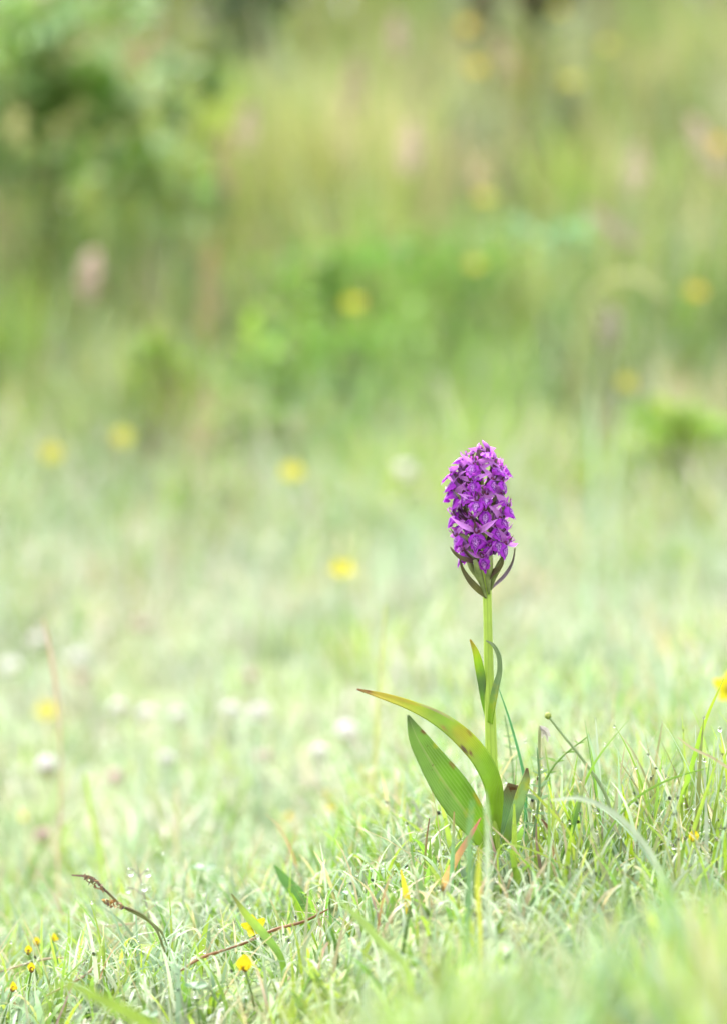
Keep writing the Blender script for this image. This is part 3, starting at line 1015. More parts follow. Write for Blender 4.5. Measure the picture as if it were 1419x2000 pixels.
def put_flower(px, py, rad_mm, pitch, roll, scale, k, back=False, bud=False, az=None, green=False):
    """flower whose throat shows at (px,py) on the spike's mantle of radius rad_mm"""
    ax = axis_at(py)
    R = rad_mm * MM
    if az is None:
        s = max(-0.98, min(0.98, (px - ax) * px1 / R))
        az = math.asin(s)                        # 0 faces the camera, + to the right
        if back: az = math.pi - az
    cx = oP(ax, py)
    out = Vector((math.sin(az), -math.cos(az), 0))
    loc = cx + out * R
    side = Vector((0, 0, 1)).cross(out)
    rot = Matrix((out, side, (0, 0, 1))).transposed()
    rot = rot @ Matrix.Rotation(-math.radians(pitch), 3, 'Y') @ Matrix.Rotation(math.radians(roll), 3, 'X')
    e = bpy.data.objects.new('bud' if bud else 'flower', None)
    e.empty_display_size = 0.003
    C.objects.link(e)
    e.parent = orchid
    e.matrix_local = Matrix.Translation(loc - ORG) @ rot.to_4x4() @ Matrix.Scale(scale, 4)
    src = BUDS[k % 2] if bud else FL[k % len(FL)]
    for key, me in src.items():
        nm = key.split('_')[0]
        mt = MATFOR[nm]
        if bud and nm == 'petal': mt = 'orchid_sepal'
        if nm == 'ovary' and green: mt = 'orchid_ovary_green'
        o = bpy.data.objects.new(nm, me)
        if not me.materials: me.materials.append(MATS[mt])
        C.objects.link(o)
        o.parent = e
        if nm == 'ovary' and green:
            o.material_slots[0].link = 'OBJECT'
            o.material_slots[0].material = MATS[mt]
    return e


# flowers one can tell apart in the photograph: throat pixel, mantle radius (mm), pitch (deg, up +), roll, size
zx = lambda X: 820 + X / 5.883
zy = lambda Y: 840 + Y / 5.883
front = [
    (600, 585, 11.5, 8, 0, 1.02), (825, 575, 11.5, 12, -10, 1.0), (640, 815, 12.5, 5, 4, 1.06), (735, 925, 12.5, 0, 2, 0.86),
    (425, 775, 13.0, 12, 14, 1.05), (385, 590, 13.5, 20, 14, 1.05), (400, 435, 12.5, 28, 12, 0.95), (640, 1180, 13.5, -4, 2, 1.2),
    (915, 1010, 13.5, 6, -12, 1.0), (705, 1455, 13.0, -22, 0, 1.02), (480, 1400, 13.5, 0, 18, 0.85), (420, 1215, 16.0, 8, 18, 1.05),
    (965, 1310, 14.5, 2, -14, 1.0), (455, 1085, 13.0, 8, 8, 0.9), (430, 930, 13.0, 2, 10, 0.95), (600, 395, 10.5, 26, 6, 0.95),
    (450, 320, 10.0, 38, 16, 0.85), (725, 265, 7.0, 52, 4, 0.85), (640, 470, 11.0, 18, 0, 0.92), (880, 430, 11.5, 26, -14, 0.95),
    (930, 590, 13.0, 14, -14, 0.95), (925, 740, 13.0, 8, -14, 0.9), (745, 745, 11.0, 10, -4, 0.95), (860, 1120, 12.5, 6, -8, 1.0),
    (870, 1260, 13.0, -6, -8, 0.95), (560, 1020, 11.5, 0, 4, 0.85), (540, 700, 11.5, 8, 8, 0.9), (780, 1330, 12, -10, 0, 0.8),
    (345, 505, 15.5, 22, 10, 0.9), (325, 705, 16.0, 14, 12, 0.9), (345, 985, 16.0, 6, 12, 0.95), (960, 475, 14.0, 24, -12, 0.85), (985, 880, 15.0, 14, -12, 0.95)]
for k, (X, Y, R, pi_, ro, sc) in enumerate(front):
    if Y < 480: X, R, sc = 690 + (X - 690) * 0.86, R * 0.86, sc * 0.95
    put_flower(zx(X), zy(Y), R, pi_ + random.uniform(-9, 9), ro + random.uniform(-14, 14), sc * random.uniform(1.0, 1.14), k, green=Y > 1150)
for X, Y, R, pi_, sc in ((830, 330, 9.0, 48, 1.05), (585, 290, 6.5, 60, 0.85), (660, 235, 5.0, 70, 0.9), (760, 215, 5.5, 66, 0.95)):
    put_flower(zx(X), zy(Y), R, pi_, 0, sc, random.randrange(2), bud=True)
# the far side of the spike
for k in range(18):
    t = (k + 0.5) / 18
    py = 905 + 190 * t
    az = math.pi + (k * 2.4 % 2.6) - 1.3
    put_flower(0, py, 11.5 + 1.5 * t, 24 - 26 * t, random.uniform(-10, 10), 0.95, k + 3, az=az, green=t > .7)

# ================================================================== SMALL FLOWERS
clover_white, clover_pink, clover_brown = (0.88, 0.83, 0.82), (0.66, 0.48, 0.46), (0.46, 0.28, 0.20)


def clover_meshes(seed, tint, brown):
    """clover head of many narrow florets, the lowest ones hanging and browned"""
    r = random.Random(seed)
    V, Q, K = [], [], []
    n = 60
    R = 0.0085
    for i in range(n):
        z = 1 - 2 * (i + 0.5) / n
        a = i * 2.39996
        rr = math.sqrt(1 - z * z)
        dv = np.array((rr * math.cos(a), rr * math.sin(a), z * 0.85 + 0.15))
        if z < -0.45:
            dv = np.array((rr * math.cos(a) * 0.8, rr * math.sin(a) * 0.8, -1.0))
        dv /= np.linalg.norm(dv)
        s = np.cross(dv, (0.2, 0.3, 1)); s /= np.linalg.norm(s)
        t = np.cross(dv, s)
        ln = R * r.uniform(0.9, 1.15)
        k = len(V)
        w = 0.0021
        c = np.array(tint) * r.uniform(0.85, 1.15)
        if z < -0.3 and brown: c = np.array(clover_brown) * r.uniform(0.7, 1.3)
        foot = c * 0.9
        for f, ww in ((0.25, 0.5), (0.8, 1.0), (1.0, 0.35)):
            for (aa, bb) in ((1, 0), (0, 1), (-1, 0), (0, -1)):
                V.append(dv * ln * f + (s * aa + t * bb) * w * ww); K.append(foot if f < .5 else c)
        for j in range(2):
            for q in range(4):
                Q.append((k + j * 4 + q, k + j * 4 + (q + 1) % 4, k + j * 4 + 4 + (q + 1) % 4, k + j * 4 + 4 + q))
        Q.append((k + 8, k + 9, k + 10, k + 11))
    return mesh_np('head', V, Q, np.clip(np.array(K), 0, .9))


CLOVERS = [clover_meshes(1, clover_white, False), clover_meshes(2, clover_white, True), clover_meshes(3, clover_pink, True)]


def small_stem(parent, top, h, lean=0.15, r=0.0009, col=(0.22, 0.32, 0.10)):
    a = random.uniform(0, 6.28)
    foot = Vector((math.cos(a) * h * lean, math.sin(a) * h * lean, 0))
    mid = (foot + top) / 2 + Vector((0, 0, h * 0.08))
    return link_mesh('stem', tube_mesh('stem', [foot, mid, top], [r * 1.2, r, r], 6, 8, [col] * 3), 'grass', parent)


clover_spots = [
    # px, py, height, mesh, size, label
    (230, 1383, 0.05, 0, 1.0, None), (288, 1395, 0.045, 0, 1.05, None), (350, 1398, 0.045, 0, 1.0, None), (452, 1388, 0.05, 0, 1.0, None), (505, 1391, 0.05, 0, 1.0, None),
    (325, 1483, 0.045, 0, 0.85, None), (625, 1468, 0.04, 0, 0.8, None), (150, 1285, 0.055, 0, 1.1, None), (22, 1303, 0.055, 0, 1.25, None), (75, 1250, 0.06, 0, 1.1, None),
    (92, 1495, 0.05, 1, 1.05, 'white clover head with hanging pinkish brown lower florets on the lawn'),
    (680, 1432, 0.03, 1, 1.3, 'large white clover head left of the arching orchid leaf'),
    (515, 1478, 0.035, 2, 0.8, 'small dull pink clover head low in the lawn'),
    (85, 1632, 0.03, 2, 0.8, 'pinkish clover head sunk in the grass near a yellow trefoil'),
    (275, 1222, 0.055, 2, 1.2, 'pale pink clover head standing far back on the lawn'),
    (225, 1520, 0.03, 2, 1.0, 'wide faded clover head between two white ones'),
    (790, 920, 0.10, 0, 1.6, 'tall whitish clover head at the foot of the bank'),
    (490, 1322, 0.045, 2, 0.9, 'dim pink clover head behind two white ones'), (160, 1325, 0.05, 2, 1.0, 'faded pink clover head below the white pair'),
]
for px, py, h, m, s, lab in clover_spots:
    d = hit(px, py, h, 1.5)
    p = P(px, py, d)
    base = Vector((p.x, p.y, float(gz(p.x, p.y))))
    root = empty('clover_flower', base, lab or 'round white clover head on a short stem in the lawn', 'clover', 'clover heads in the lawn')
    hd = link_mesh('head', CLOVERS[m], 'petal_attr', root)
    hd.location = p - base
    hd.scale = (s, s, s * 0.92)
    hd.rotation_euler = (random.uniform(-.2, .2), random.uniform(-.2, .2), random.uniform(0, 6))
    small_stem(root, p - base, h)


def buttercup_meshes(col):
    def f(u, v):
        w = 4.6 * math.sin(math.pi * (0.10 + 0.80 * v) ** 0.75)
        return (11.0 * v, u * w, 3.2 * v ** 1.6 + 1.3 * u * u * v)
    pet = path_surface('petal', f, 6, 7)
    a = pet.attributes['col']
    a.data.foreach_set('color', np.tile(np.array((*col, 1.0), np.float32), len(pet.vertices)))
    mid = blob_mesh('centre', 0.003, 0.003, 0.0022, 10, 6, (0.45, 0.42, 0.03), 0.15, (0, 0, 0.002))
    return pet, mid


BC = [buttercup_meshes(YELLOW), buttercup_meshes((0.72, 0.48, 0.02)), buttercup_meshes((0.62, 0.56, 0.06))]


def buttercup(px, py, d, size, kind, label, tilt=0.7, h=None):
    if d > 4: d = hit_top(px, py, 0.11); size *= 1.3
    p = P(px, py, d)
    gzv = float(gz(p.x, p.y))
    base = Vector((p.x, p.y, min(gzv, p.z - 0.03)))
    root = empty('buttercup', base, label, 'buttercup', 'yellow buttercups')
    pet, mid = BC[kind]
    R = Matrix.Rotation(tilt, 4, 'X') @ Matrix.Rotation(random.uniform(0, 1.2), 4, 'Z')
    for k in range(5):
        o = link_mesh('petal', pet, 'petal_attr', root)
        o.matrix_local = Matrix.Translation(p - base) @ R @ Matrix.Rotation(k * 2 * math.pi / 5, 4, 'Z') @ Matrix.Scale(size, 4)
    o = link_mesh('centre', mid, 'petal_attr', root)
    o.matrix_local = Matrix.Translation(p - base) @ R @ Matrix.Scale(size, 4)
    small_stem(root, p - base, p.z - base.z, 0.08, 0.0011)


for px, py, d, s, k, lab in (
        (690, 595, 5.3, 1.35, 0, 'bright yellow buttercup before a dark green weed clump'),
        (570, 925, 4.6, 1.1, 0, 'yellow buttercup beside the olive weed clump at the lawn edge'),
        (668, 1115, 4.3, 0.9, 2, 'pale yellow buttercup low on the far lawn'),
        (930, 135, 8.2, 1.6, 1, 'orange yellow buttercup below a dimmer one before the brown bush'),
        (910, 52, 8.6, 1.5, 1, 'dim orange yellow buttercup before the brown bush'),
        (1092, 22, 8.6, 1.6, 0, 'high yellow buttercup above all others on the bank'),
        (1112, 162, 8.2, 1.6, 2, 'pale gold buttercup high on the bank'),
        (1183, 90, 8.4, 1.3, 2, 'faint greenish buttercup between two yellow ones'),
        (943, 390, 6.8, 1.4, 2, 'yellow buttercup under a pink grass head'),
        (926, 520, 6.0, 1.2, 2, 'faded buttercup above the wide dark weed clump'),
        (1357, 572, 5.6, 1.25, 1, 'golden buttercup among pale grass by the arched stem'),
        (1222, 750, 5.0, 1.0, 2, 'soft yellow buttercup above tall pale stalks'),
        (102, 888, 4.7, 1.1, 2, 'pale buttercup left of its twin at the lawn edge'),
        (240, 856, 4.8, 1.1, 2, 'pale greenish buttercup right of its twin at the lawn edge'),
        (1402, 285, 7.2, 1.3, 1, 'orange buttercup by the pink grass head on the bank'),
        (92, 1392, 3.1, 1.2, 2, 'soft yellow buttercup in the lawn among clover heads'),
        (1424, 1347, 1.92, 1.05, 0, 'bright yellow buttercup behind the tall yellow green blade')):
    buttercup(px, py, d, s, k, lab, random.uniform(0.5, 1.1))

# buttercup in focus behind the dark-tipped blade
buttercup(497, 1812, 1.585, 0.62, 0, 'small bright buttercup half hidden by a dark tipped blade', 0.9)


def trefoil(px, py, d, size, label):
    """little pea flower: upright banner, two wings, keel"""
    p = P(px, py, d)
    base = Vector((p.x, p.y, min(float(gz(p.x, p.y)), p.z - 0.012)))
    root = empty('trefoil_flower', base, label, 'trefoil', 'tiny yellow trefoil flowers')

    def banner(u, v):
        w = 3.4 * math.sin(math.pi * (0.12 + 0.80 * v) ** 0.8)
        return (0.8 * v - 1.2 * v * v + 0.8 * u * u, u * w, 6.2 * v)

    def wing(sg):
        return lambda u, v: (5.5 * v, sg * (0.5 + 1.5 * math.sin(v * 3)), 0.6 + u * 1.5 * math.sin(math.pi * (0.1 + 0.85 * v)) + 0.8 * v)
    col = (0.70, 0.55, 0.02)
    rz = random.uniform(-2.6, -0.6)
    for nm, fn in (('banner', banner), ('wing', wing(1)), ('wing', wing(-1))):
        me = path_surface(nm, fn, 5, 6)
        me.attributes['col'].data.foreach_set('color', np.tile(np.array((*col, 1.0), np.float32), len(me.vertices)))
        o = link_mesh(nm, me, 'petal_attr', root)
        o.matrix_local = Matrix.Translation(p - base) @ Matrix.Rotation(rz, 4, 'Z') @ Matrix.Scale(size, 4)
    o = link_mesh('calyx', blob_mesh('calyx', 0.0014, 0.0012, 0.0016, 8, 6, (0.3, 0.16, 0.05)), 'petal_attr', root)
    o.location = p - base
    small_stem(root, p - base, p.z - base.z, 0.3, 0.0006)


for px, py, d, s, lab in (
        (478, 1893, 1.47, 1.15, 'yellow trefoil flower with reddish stem below the small buttercup'),
        (640, 1557, None, 0.95, 'yellow trefoil above its neighbour left of the broad orchid leaf'),
        (647, 1584, None, 1.0, 'yellow trefoil below its neighbour left of the broad orchid leaf'),
        (566, 1600, None, 0.9, 'faint yellow trefoil in the blurred lawn'),
        (44, 1600, None, 0.9, 'blurred yellow trefoil near a pinkish clover head'),
        (72, 1843, None, 0.6, 'tiny trefoil bud beside another in matted grass'),
        (56, 1860, None, 0.6, 'tiny trefoil just below a similar bud in matted grass'),
        (62, 1894, None, 0.6, 'orange yellow trefoil in a straw patch'),
        (25, 1932, None, 0.6, 'small trefoil flower low in pale matted grass'),
        (105, 1836, None, 0.6, 'soft yellow trefoil behind two tiny buds'),
        (1353, 1640, 1.5, 0.8, 'small yellow trefoil under the tall yellow green blade')):
    trefoil(px, py, d or hit(px, py, 0.025, 1.2 if py > 1700 else 1.5), s, lab)


# ================================================================== GRASSES WITH HEADS ON THE BANK
def seed_grass(px, py, d, ln, wd, col, label, lean=0.0):
    d = hit_top(px, py, 0.10)
    p = P(px, py, d)
    base = Vector((p.x - lean * 0.3, p.y, float(gz(p.x, p.y))))
    root = empty('flowering_grass', base, label, 'grass stalk', 'flowering grasses')
    top = p - base
    dr = Vector((lean, 0, 1)).normalized()
    n = 70
    t = np.linspace(0, 1, n)
    a = np.arange(n) * 2.4
    rr = wd * np.sin(np.pi * (0.1 + 0.85 * t)) * 0.8
    cent = np.array(top)[None] + np.outer((t - 0.5) * ln, np.array(dr)) + np.stack([rr * np.cos(a), rr * np.sin(a), 0 * a], -1)
    V, Q, K = leaf_cloud(cent, np.full(n, wd * 1.0), 0.5, palette(n, [col, np.array(col) * 0.8], [2, 1]))
    link_mesh('seed_head', mesh_np('seed_head', V, Q, K), 'foliage', root)
    link_mesh('stem', tube_mesh('stem', [(0, 0, 0), top * 0.5 + Vector((lean * 0.05, 0, 0)), top + dr * ln * 0.45], [0.0015, 0.0013, 0.0007], 6, 8, [(0.3, 0.3, 0.12)] * 3), 'foliage', root)


PK, BG, RD = (0.62, 0.47, 0.42), (0.52, 0.43, 0.28), (0.46, 0.26, 0.18)
for px, py, d, ln, wd, col, lean, lab in (
        (482, 250, 7.4, 0.10, 0.022, PK, 0.1, 'pale pink grass head over a beige patch on the bank'),
        (440, 320, 7.2, 0.14, 0.022, (0.44, 0.30, 0.22), -0.1, 'rusty beige grass head just below a pale pink one'),
        (800, 290, 7.4, 0.11, 0.022, PK, 0.05, 'soft pink grass head left of the yellow buttercup'),
        (690, 170, 8.0, 0.14, 0.022, (0.38, 0.27, 0.22), 0.1, 'brownish pink grass head high on the bank'),
        (775, 70, 8.6, 0.10, 0.022, PK, 0, 'greyish pink grass head near the brown bush'),
        (940, 345, 6.9, 0.08, 0.020, BG, 0, 'beige pink grass head touching a buttercup'),
        (1240, 330, 7.2, 0.10, 0.020, PK, 0.1, 'upright pink grass head on the right bank'),
        (1190, 440, 6.6, 0.12, 0.016, (0.48, 0.34, 0.34), -1.2, 'leaning mauve grass head on the right bank'),
        (268, 100, 8.0, 0.20, 0.020, RD, 0.9, 'leaning reddish grass head before the broad leafy bush'),
        (175, 540, 6.3, 0.09, 0.022, PK, 0.1, 'dusty pink grass head on the left bank'),
        (410, 570, 5.9, 0.20, 0.020, (0.40, 0.27, 0.14), 0.05, 'long tawny grass head above the lawn edge'),
        (395, 820, 4.7, 0.11, 0.012, (0.48, 0.40, 0.24), 0.1, 'slim cream grass head at the lawn edge'),
        (1380, 290, 7.2, 0.14, 0.022, PK, -0.5, 'pink grass head beside the orange buttercup'),
        (990, 120, 8.3, 0.12, 0.024, BG, -0.4, 'beige grass head right of the orange yellow buttercup'),
        (1130, 90, 8.6, 0.30, 0.026, (0.32, 0.36, 0.20), 0.0, 'tall pale green grass plume high on the bank'),
        (1190, 640, 5.5, 0.07, 0.018, (0.42, 0.36, 0.32), 0.0, 'greyish grass head above tall pale stalks')):
    seed_grass(px, py, d, ln, wd, col, lab, lean)


def stalk(name, pix, widths_px, col, label, cat, d, mat='grass', dd=None, cols=None, fold=0.25, n0=(0, -1, 0.1), group=None, n1=None, rootit=True):
    """single ribbon-like blade or stalk along photo pixels at depth d (or depth list)"""
    ds = d if isinstance(d, (list, tuple)) else [d] * len(pix)
    pts = [P(x, y, q) for (x, y), q in zip(pix, ds)]
    ww = [w * q / F for w, q in zip(widths_px, ds)]
    cl = list(cols or [col] * len(pix))
    g0 = float(gz(pts[0].x, pts[0].y))
    if rootit and pts[0].z > g0 + 0.004:          # carry the foot down to the ground
        f = pts[0] + (pts[0] - pts[1]) * 0.25
        pts.insert(0, Vector((f.x, f.y, g0 - 0.003))); ww.insert(0, ww[0]); cl.insert(0, cl[0])
    org = pts[0]
    o = link_mesh(name, ribbon_mesh(name, pts, ww, n0, n1 or n0, fold, 4, max(14, len(pix) * 5), cl, 0.01, org), mat)
    o.location = org
    tag(o, label, cat, group)
    return o


# blurred stalks and blades farther back
stalk('grass_stalk', [(110, 1345), (100, 1280), (85, 1208)], [5, 7, 3], PINK, 'slim reddish dry stalk among clover heads', 'grass stalk', 2.05)
stalk('grass_stalk', [(728, 1640), (735, 1430), (752, 1180)], [9, 9, 4], (0.34, 0.36, 0.13), 'tall faint yellowish stalk left of the orchid', 'grass stalk', 1.98)
stalk('grass_stalk', [(1120, 760), (1130, 640), (1165, 560), (1225, 538), (1300, 580)], [4, 5, 7, 12, 6], (0.42, 0.42, 0.2), 'arched pale stalk nodding beside the golden buttercup', 'grass stalk', 5.2)
stalk('grass_stalk', [(1150, 1120), (1160, 900), (1150, 760)], [8, 9, 4], (0.30, 0.42, 0.28), 'tall pale blue green stalk right of the orchid spike', 'grass stalk', 3.6)
stalk('grass_stalk', [(1200, 1130), (1195, 940), (1230, 780)], [8, 9, 4], (0.34, 0.43, 0.26), 'tall leaning pale stalk under the soft yellow buttercup', 'grass stalk', 3.7)
stalk('grass_stalk', [(345, 1720), (345, 1600), (346, 1530)], [7, 9, 4], (0.40, 0.36, 0.22), 'short beige stalk below a white clover head', 'grass stalk', 2.1)
stalk('grass_stalk', [(200, 1690), (180, 1590), (165, 1510)], [7, 8, 4], LIME, 'yellow green stalk behind the brown sedge', 'grass stalk', 2.0)

# ================================================================== SINGLE BLADES AND STALKS ROUND THE ORCHID
REDC, ORAN = (0.42, 0.16, 0.12), (0.48, 0.30, 0.12)
GB = 'grass_shoot'
stalk(GB, [(845, 1800), (856, 1752), (888, 1680), (918, 1630), (938, 1597)], [12, 17, 15, 10, 2], None, 'reddish orange blade leaning across the broad orchid leaf', 'grass blade', 1.50, cols=[(0.34, 0.36, 0.12), ORAN, ORAN, REDC, REDC], n0=(0.5, -1, 0.1))
stalk(GB, [(880, 1820), (880, 1740), (884, 1660), (886, 1585)], [11, 10, 8, 2], (0.17, 0.32, 0.13), 'upright green blade in front of the reddish orange one', 'grass blade', 1.49, n0=(-0.3, -1, 0), cols=[(0.2, 0.36, 0.15)] * 3 + [(0.35, 0.2, 0.1)])
stalk(GB, [(911, 1810), (916, 1725), (915, 1640), (921, 1562)], [11, 13, 10, 4], (0.13, 0.24, 0.10), 'soft dark green blade in front of the broad orchid leaf', 'grass blade', 1.30)
stalk(GB, [(956, 1800), (950, 1705), (952, 1620), (945, 1545)], [8, 10, 8, 3], PALE, 'soft pale blade in front of the orchid stem', 'grass blade', 1.30)
stalk(GB, [(936, 1800), (931, 1735), (937, 1655)], [7, 9, 3], (0.42, 0.44, 0.05), 'soft yellow blade between the pale and dark ones', 'grass blade', 1.34)
stalk(GB, [(800, 1800), (793, 1750), (782, 1698)], [13, 13, 3], (0.56, 0.46, 0.03), 'short yellow withered blade left of the reddish one', 'grass blade', 1.48)
stalk(GB, [(825, 1780), (828, 1700), (832, 1640), (838, 1598)], [5, 5, 4, 2], (0.16, 0.18, 0.05), 'thin dark stalk with brown tip left of the broad leaf', 'grass blade', 1.54, cols=[(0.18, 0.26, 0.06), (0.16, 0.2, 0.06), (0.16, 0.12, 0.05), (0.14, 0.07, 0.04)])
stalk(GB, [(1020, 1505), (1008, 1455), (992, 1400), (973, 1345)], [6, 5, 4, 1.5], (0.06, 0.20, 0.07), 'thin dark green needle blade right of the orchid stem', 'grass blade', 1.58)
stalk(GB, [(1298, 1700), (1315, 1610), (1345, 1510), (1375, 1410), (1412, 1325)], [13, 13, 11, 8, 2], None, 'tall yellow green blade leaning towards the bright buttercup', 'grass blade', 1.56, cols=[LIME, LIME, (0.22, 0.38, 0.04), (0.25, 0.38, 0.03), (0.30, 0.34, 0.03)], n0=(0.5, -1, 0))
stalk(GB, [(1085, 1720), (1115, 1600), (1160, 1490), (1228, 1403)], [8, 7, 5, 1.5], None, 'long thin blade with a drop at its tip', 'grass blade', 1.55, cols=[DEEP, GREEN, GREEN, (0.25, 0.33, 0.15)], n0=(0.5, -1, 0))
stalk(GB, [(1070, 1760), (1105, 1660), (1130, 1570), (1145, 1490)], [9, 8, 8, 3], None, 'dark green blade with a straw coloured tip', 'grass blade', 1.53, cols=[DEEP, DEEP, (0.12, 0.2, 0.05), STRAW])
stalk(GB, [(1182, 1640), (1172, 1560), (1160, 1480), (1147, 1433)], [9, 9, 7, 2], MINT, 'straight blue green blade behind the dark one', 'grass blade', 1.56)
stalk(GB, [(1110, 1625), (1080, 1590), (1052, 1560), (1028, 1535)], [5, 6, 5, 2], (0.30, 0.38, 0.05), 'slanting yellow green blade beside the rolled orchid leaf', 'grass blade', 1.51)
stalk(GB, [(985, 1648), (1020, 1655), (1080, 1680), (1140, 1715)], [4, 5, 5, 2], LIME, 'thin arching blade lying right of the orchid foot', 'grass blade', 1.48, n0=(0, -0.6, 0.8))
stalk(GB, [(1165, 1690), (1190, 1620), (1240, 1560), (1300, 1525), (1380, 1500)], [4, 4, 5, 4, 2], GREEN, 'thin blade slanting down between upright ones', 'grass blade', 1.53)
stalk(GB, [(1285, 1700), (1240, 1630), (1190, 1585), (1130, 1560), (1075, 1563)], [13, 15, 15, 13, 4], PALE, 'soft pale arching blade across the right grass', 'grass blade', 1.41, n0=(0, -0.6, 0.8))
stalk(GB, [(1419, 1500), (1385, 1478), (1350, 1462), (1322, 1440)], [8, 8, 7, 3], STRAW, 'straw coloured arching blade near the bright buttercup', 'grass blade', 1.5, n0=(0, -0.6, 0.8))
stalk(GB, [(1002, 1700), (1003, 1640), (1003, 1570)], [10, 11, 3], LIME, 'lime blade in front of the rolled orchid leaf', 'grass blade', 1.51)
stalk(GB, [(1320, 1720), (1360, 1600), (1400, 1480)][::1], [9, 8, 2], LIME, 'lime blade crossing the tall yellow green one', 'grass blade', 1.5)
stalk(GB, [(1397, 1700), (1400, 1560), (1401, 1440)], [8, 7, 3], PALE, 'slender pale blade topped with drops', 'grass blade', 1.55)
BR = (0.12, 0.06, 0.03)
stalk('withered_grass', [(1080, 1668), (1073, 1635), (1066, 1612), (1056, 1600)], [7, 9, 6, 2], None, 'curled dark brown withered blade right of the orchid', 'withered blade', 1.515, cols=[(0.3, 0.18, 0.08), BR, BR, BR], fold=0.8)
stalk('withered_grass', [(1056, 1730), (1052, 1680), (1046, 1640), (1047, 1608)], [6, 7, 5, 2], None, 'grey brown withered blade beside the curled one', 'withered blade', 1.51, cols=[(0.2, 0.15, 0.1)] * 4, fold=0.6)
stalk('withered_grass', [(975, 1720), (966, 1670), (955, 1622)], [7, 6, 2], (0.30, 0.20, 0.16), 'pinkish brown withered blade at the orchid foot', 'withered blade', 1.5)
stalk('withered_grass', [(1030, 1700), (1000, 1655), (960, 1615)], [3, 4, 2], STRAW, 'thin straw crossing the orchid foot', 'withered blade', 1.5)
# left side
stalk(GB, [(548, 1870), (518, 1828), (482, 1788), (452, 1745)], [13, 17, 15, 2], None, 'dark tipped yellow green blade over the small buttercup', 'grass blade', 1.49, cols=[GREEN, (0.20, 0.34, 0.06), LIME, (0.10, 0.07, 0.04)], n0=(0.3, -1, 0.2))
stalk(GB, [(608, 1790), (580, 1745), (556, 1718), (536, 1690)], [20, 26, 20, 4], (0.09, 0.20, 0.05), 'soft dark green leaf blade behind the dewy grass', 'grass blade', 1.68)
stalk(GB, [(140, 1925), (200, 1955), (260, 1985), (320, 2030)], [14, 26, 30, 30], LIME, 'blurred broad lime blade lying across the matted grass', 'grass blade', 1.22, n0=(0.2, -0.8, 0.6))
stalk(GB, [(790, 1890), (740, 1840), (700, 1795), (655, 1755)], [16, 20, 18, 4], (0.30, 0.42, 0.10), 'blurred yellow green blade left of the foreground grass', 'grass blade', 1.33, n0=(0.2, -0.8, 0.6))


def sedge(stem_pix, head_a, head_b, d, label):
    """bent dark stalk that ends in a scaly brown head"""
    pts = [P(x, y, d) for x, y in stem_pix]
    base = pts[0]
    root = empty('sedge', base, label, 'sedge', 'brown sedge stalks')
    link_mesh('stem', tube_mesh('stem', pts, [0.0007] * len(pts), 6, 20, [(0.24, 0.26, 0.10)] * (len(pts) - 1) + [(0.16, 0.10, 0.06)], base), 'grass', root)
    a, b = P(*head_a, d), P(*head_b, d)
    ax = (b - a)
    n = 26
    t = np.linspace(0, 1, n)
    an = np.arange(n) * 2.4
    wd = ax.length * 0.16
    s1 = np.cross(np.array(ax.normalized()), (0, 1, 0)); s2 = np.array((0, 1, 0))
    rr = wd * np.sin(np.pi * (0.12 + 0.8 * t))
    cent = np.array(a - base)[None] + np.outer(t, np.array(ax)) + np.outer(rr * np.cos(an), s1) + np.outer(rr * np.sin(an), s2)
    V, Q, K = leaf_cloud(cent, np.full(n, wd * 1.8), 0.7, palette(n, [(0.20, 0.11, 0.05), (0.34, 0.20, 0.08), (0.10, 0.07, 0.05)], [2, 1.5, 1]))
    link_mesh('seed_head', mesh_np('seed_head', V, Q, K), 'grass', root)


sedge([(330, 1850), (315, 1820), (285, 1795), (240, 1770), (205, 1738)], (202, 1737), (165, 1712), 1.52, 'slim dark sedge head pointing up left over the grass')
sedge([(322, 1860), (305, 1815), (280, 1788), (245, 1772)], (240, 1771), (202, 1759), 1.51, 'stubby orange brown sedge head on a bent stalk')
stalk('withered_grass', [(205, 1738), (180, 1715), (140, 1709)], [4, 6, 3], (0.16, 0.11, 0.08), 'thin grey brown curl above the sedge heads', 'withered blade', 1.52, rootit=False)

# brown twig lying in the grass
tw = [P(x, y, hit(x, y, 0.022, 1.2)) for x, y, d in ((350, 1898, 1.45), (398, 1869, 1.47), (463, 1848, 1.50), (536, 1816, 1.54), (600, 1797, 1.58), (640, 1776, 1.62))]
twig = link_mesh('twig', tube_mesh('twig', tw, [0.0005, 0.0009, 0.0008, 0.0009, 0.0007, 0.0004], 8, 30, [(0.28, 0.15, 0.07), (0.33, 0.18, 0.08)] * 3, tw[0]), 'grass')
twig.location = tw[0]
tag(twig, 'thin brown twig lying across the matted grass', 'twig')
for pts_, lab in (([(0, 1898, 1.46), (60, 1880, 1.47), (130, 1870, 1.48)], 'dry straw lying among the tiny trefoils'),
                  ([(190, 1812, 1.54), (240, 1806, 1.55), (290, 1802, 1.56)], 'pale dry straw behind the matted grass'),
                  ([(90, 1945, 1.42), (150, 1915, 1.43), (190, 1880, 1.45)], 'bent grey straw in pale matted grass')):
    q = [P(k[0], k[1], hit(k[0], k[1], 0.018, 1.2)) for k in pts_]
    o = link_mesh('dry_straw', tube_mesh('dry_straw', q, [0.0004, 0.0007, 0.0004], 6, 12, [STRAW, (0.42, 0.33, 0.22), STRAW], q[0]), 'grass')
    o.location = q[0]
    tag(o, lab, 'straw')


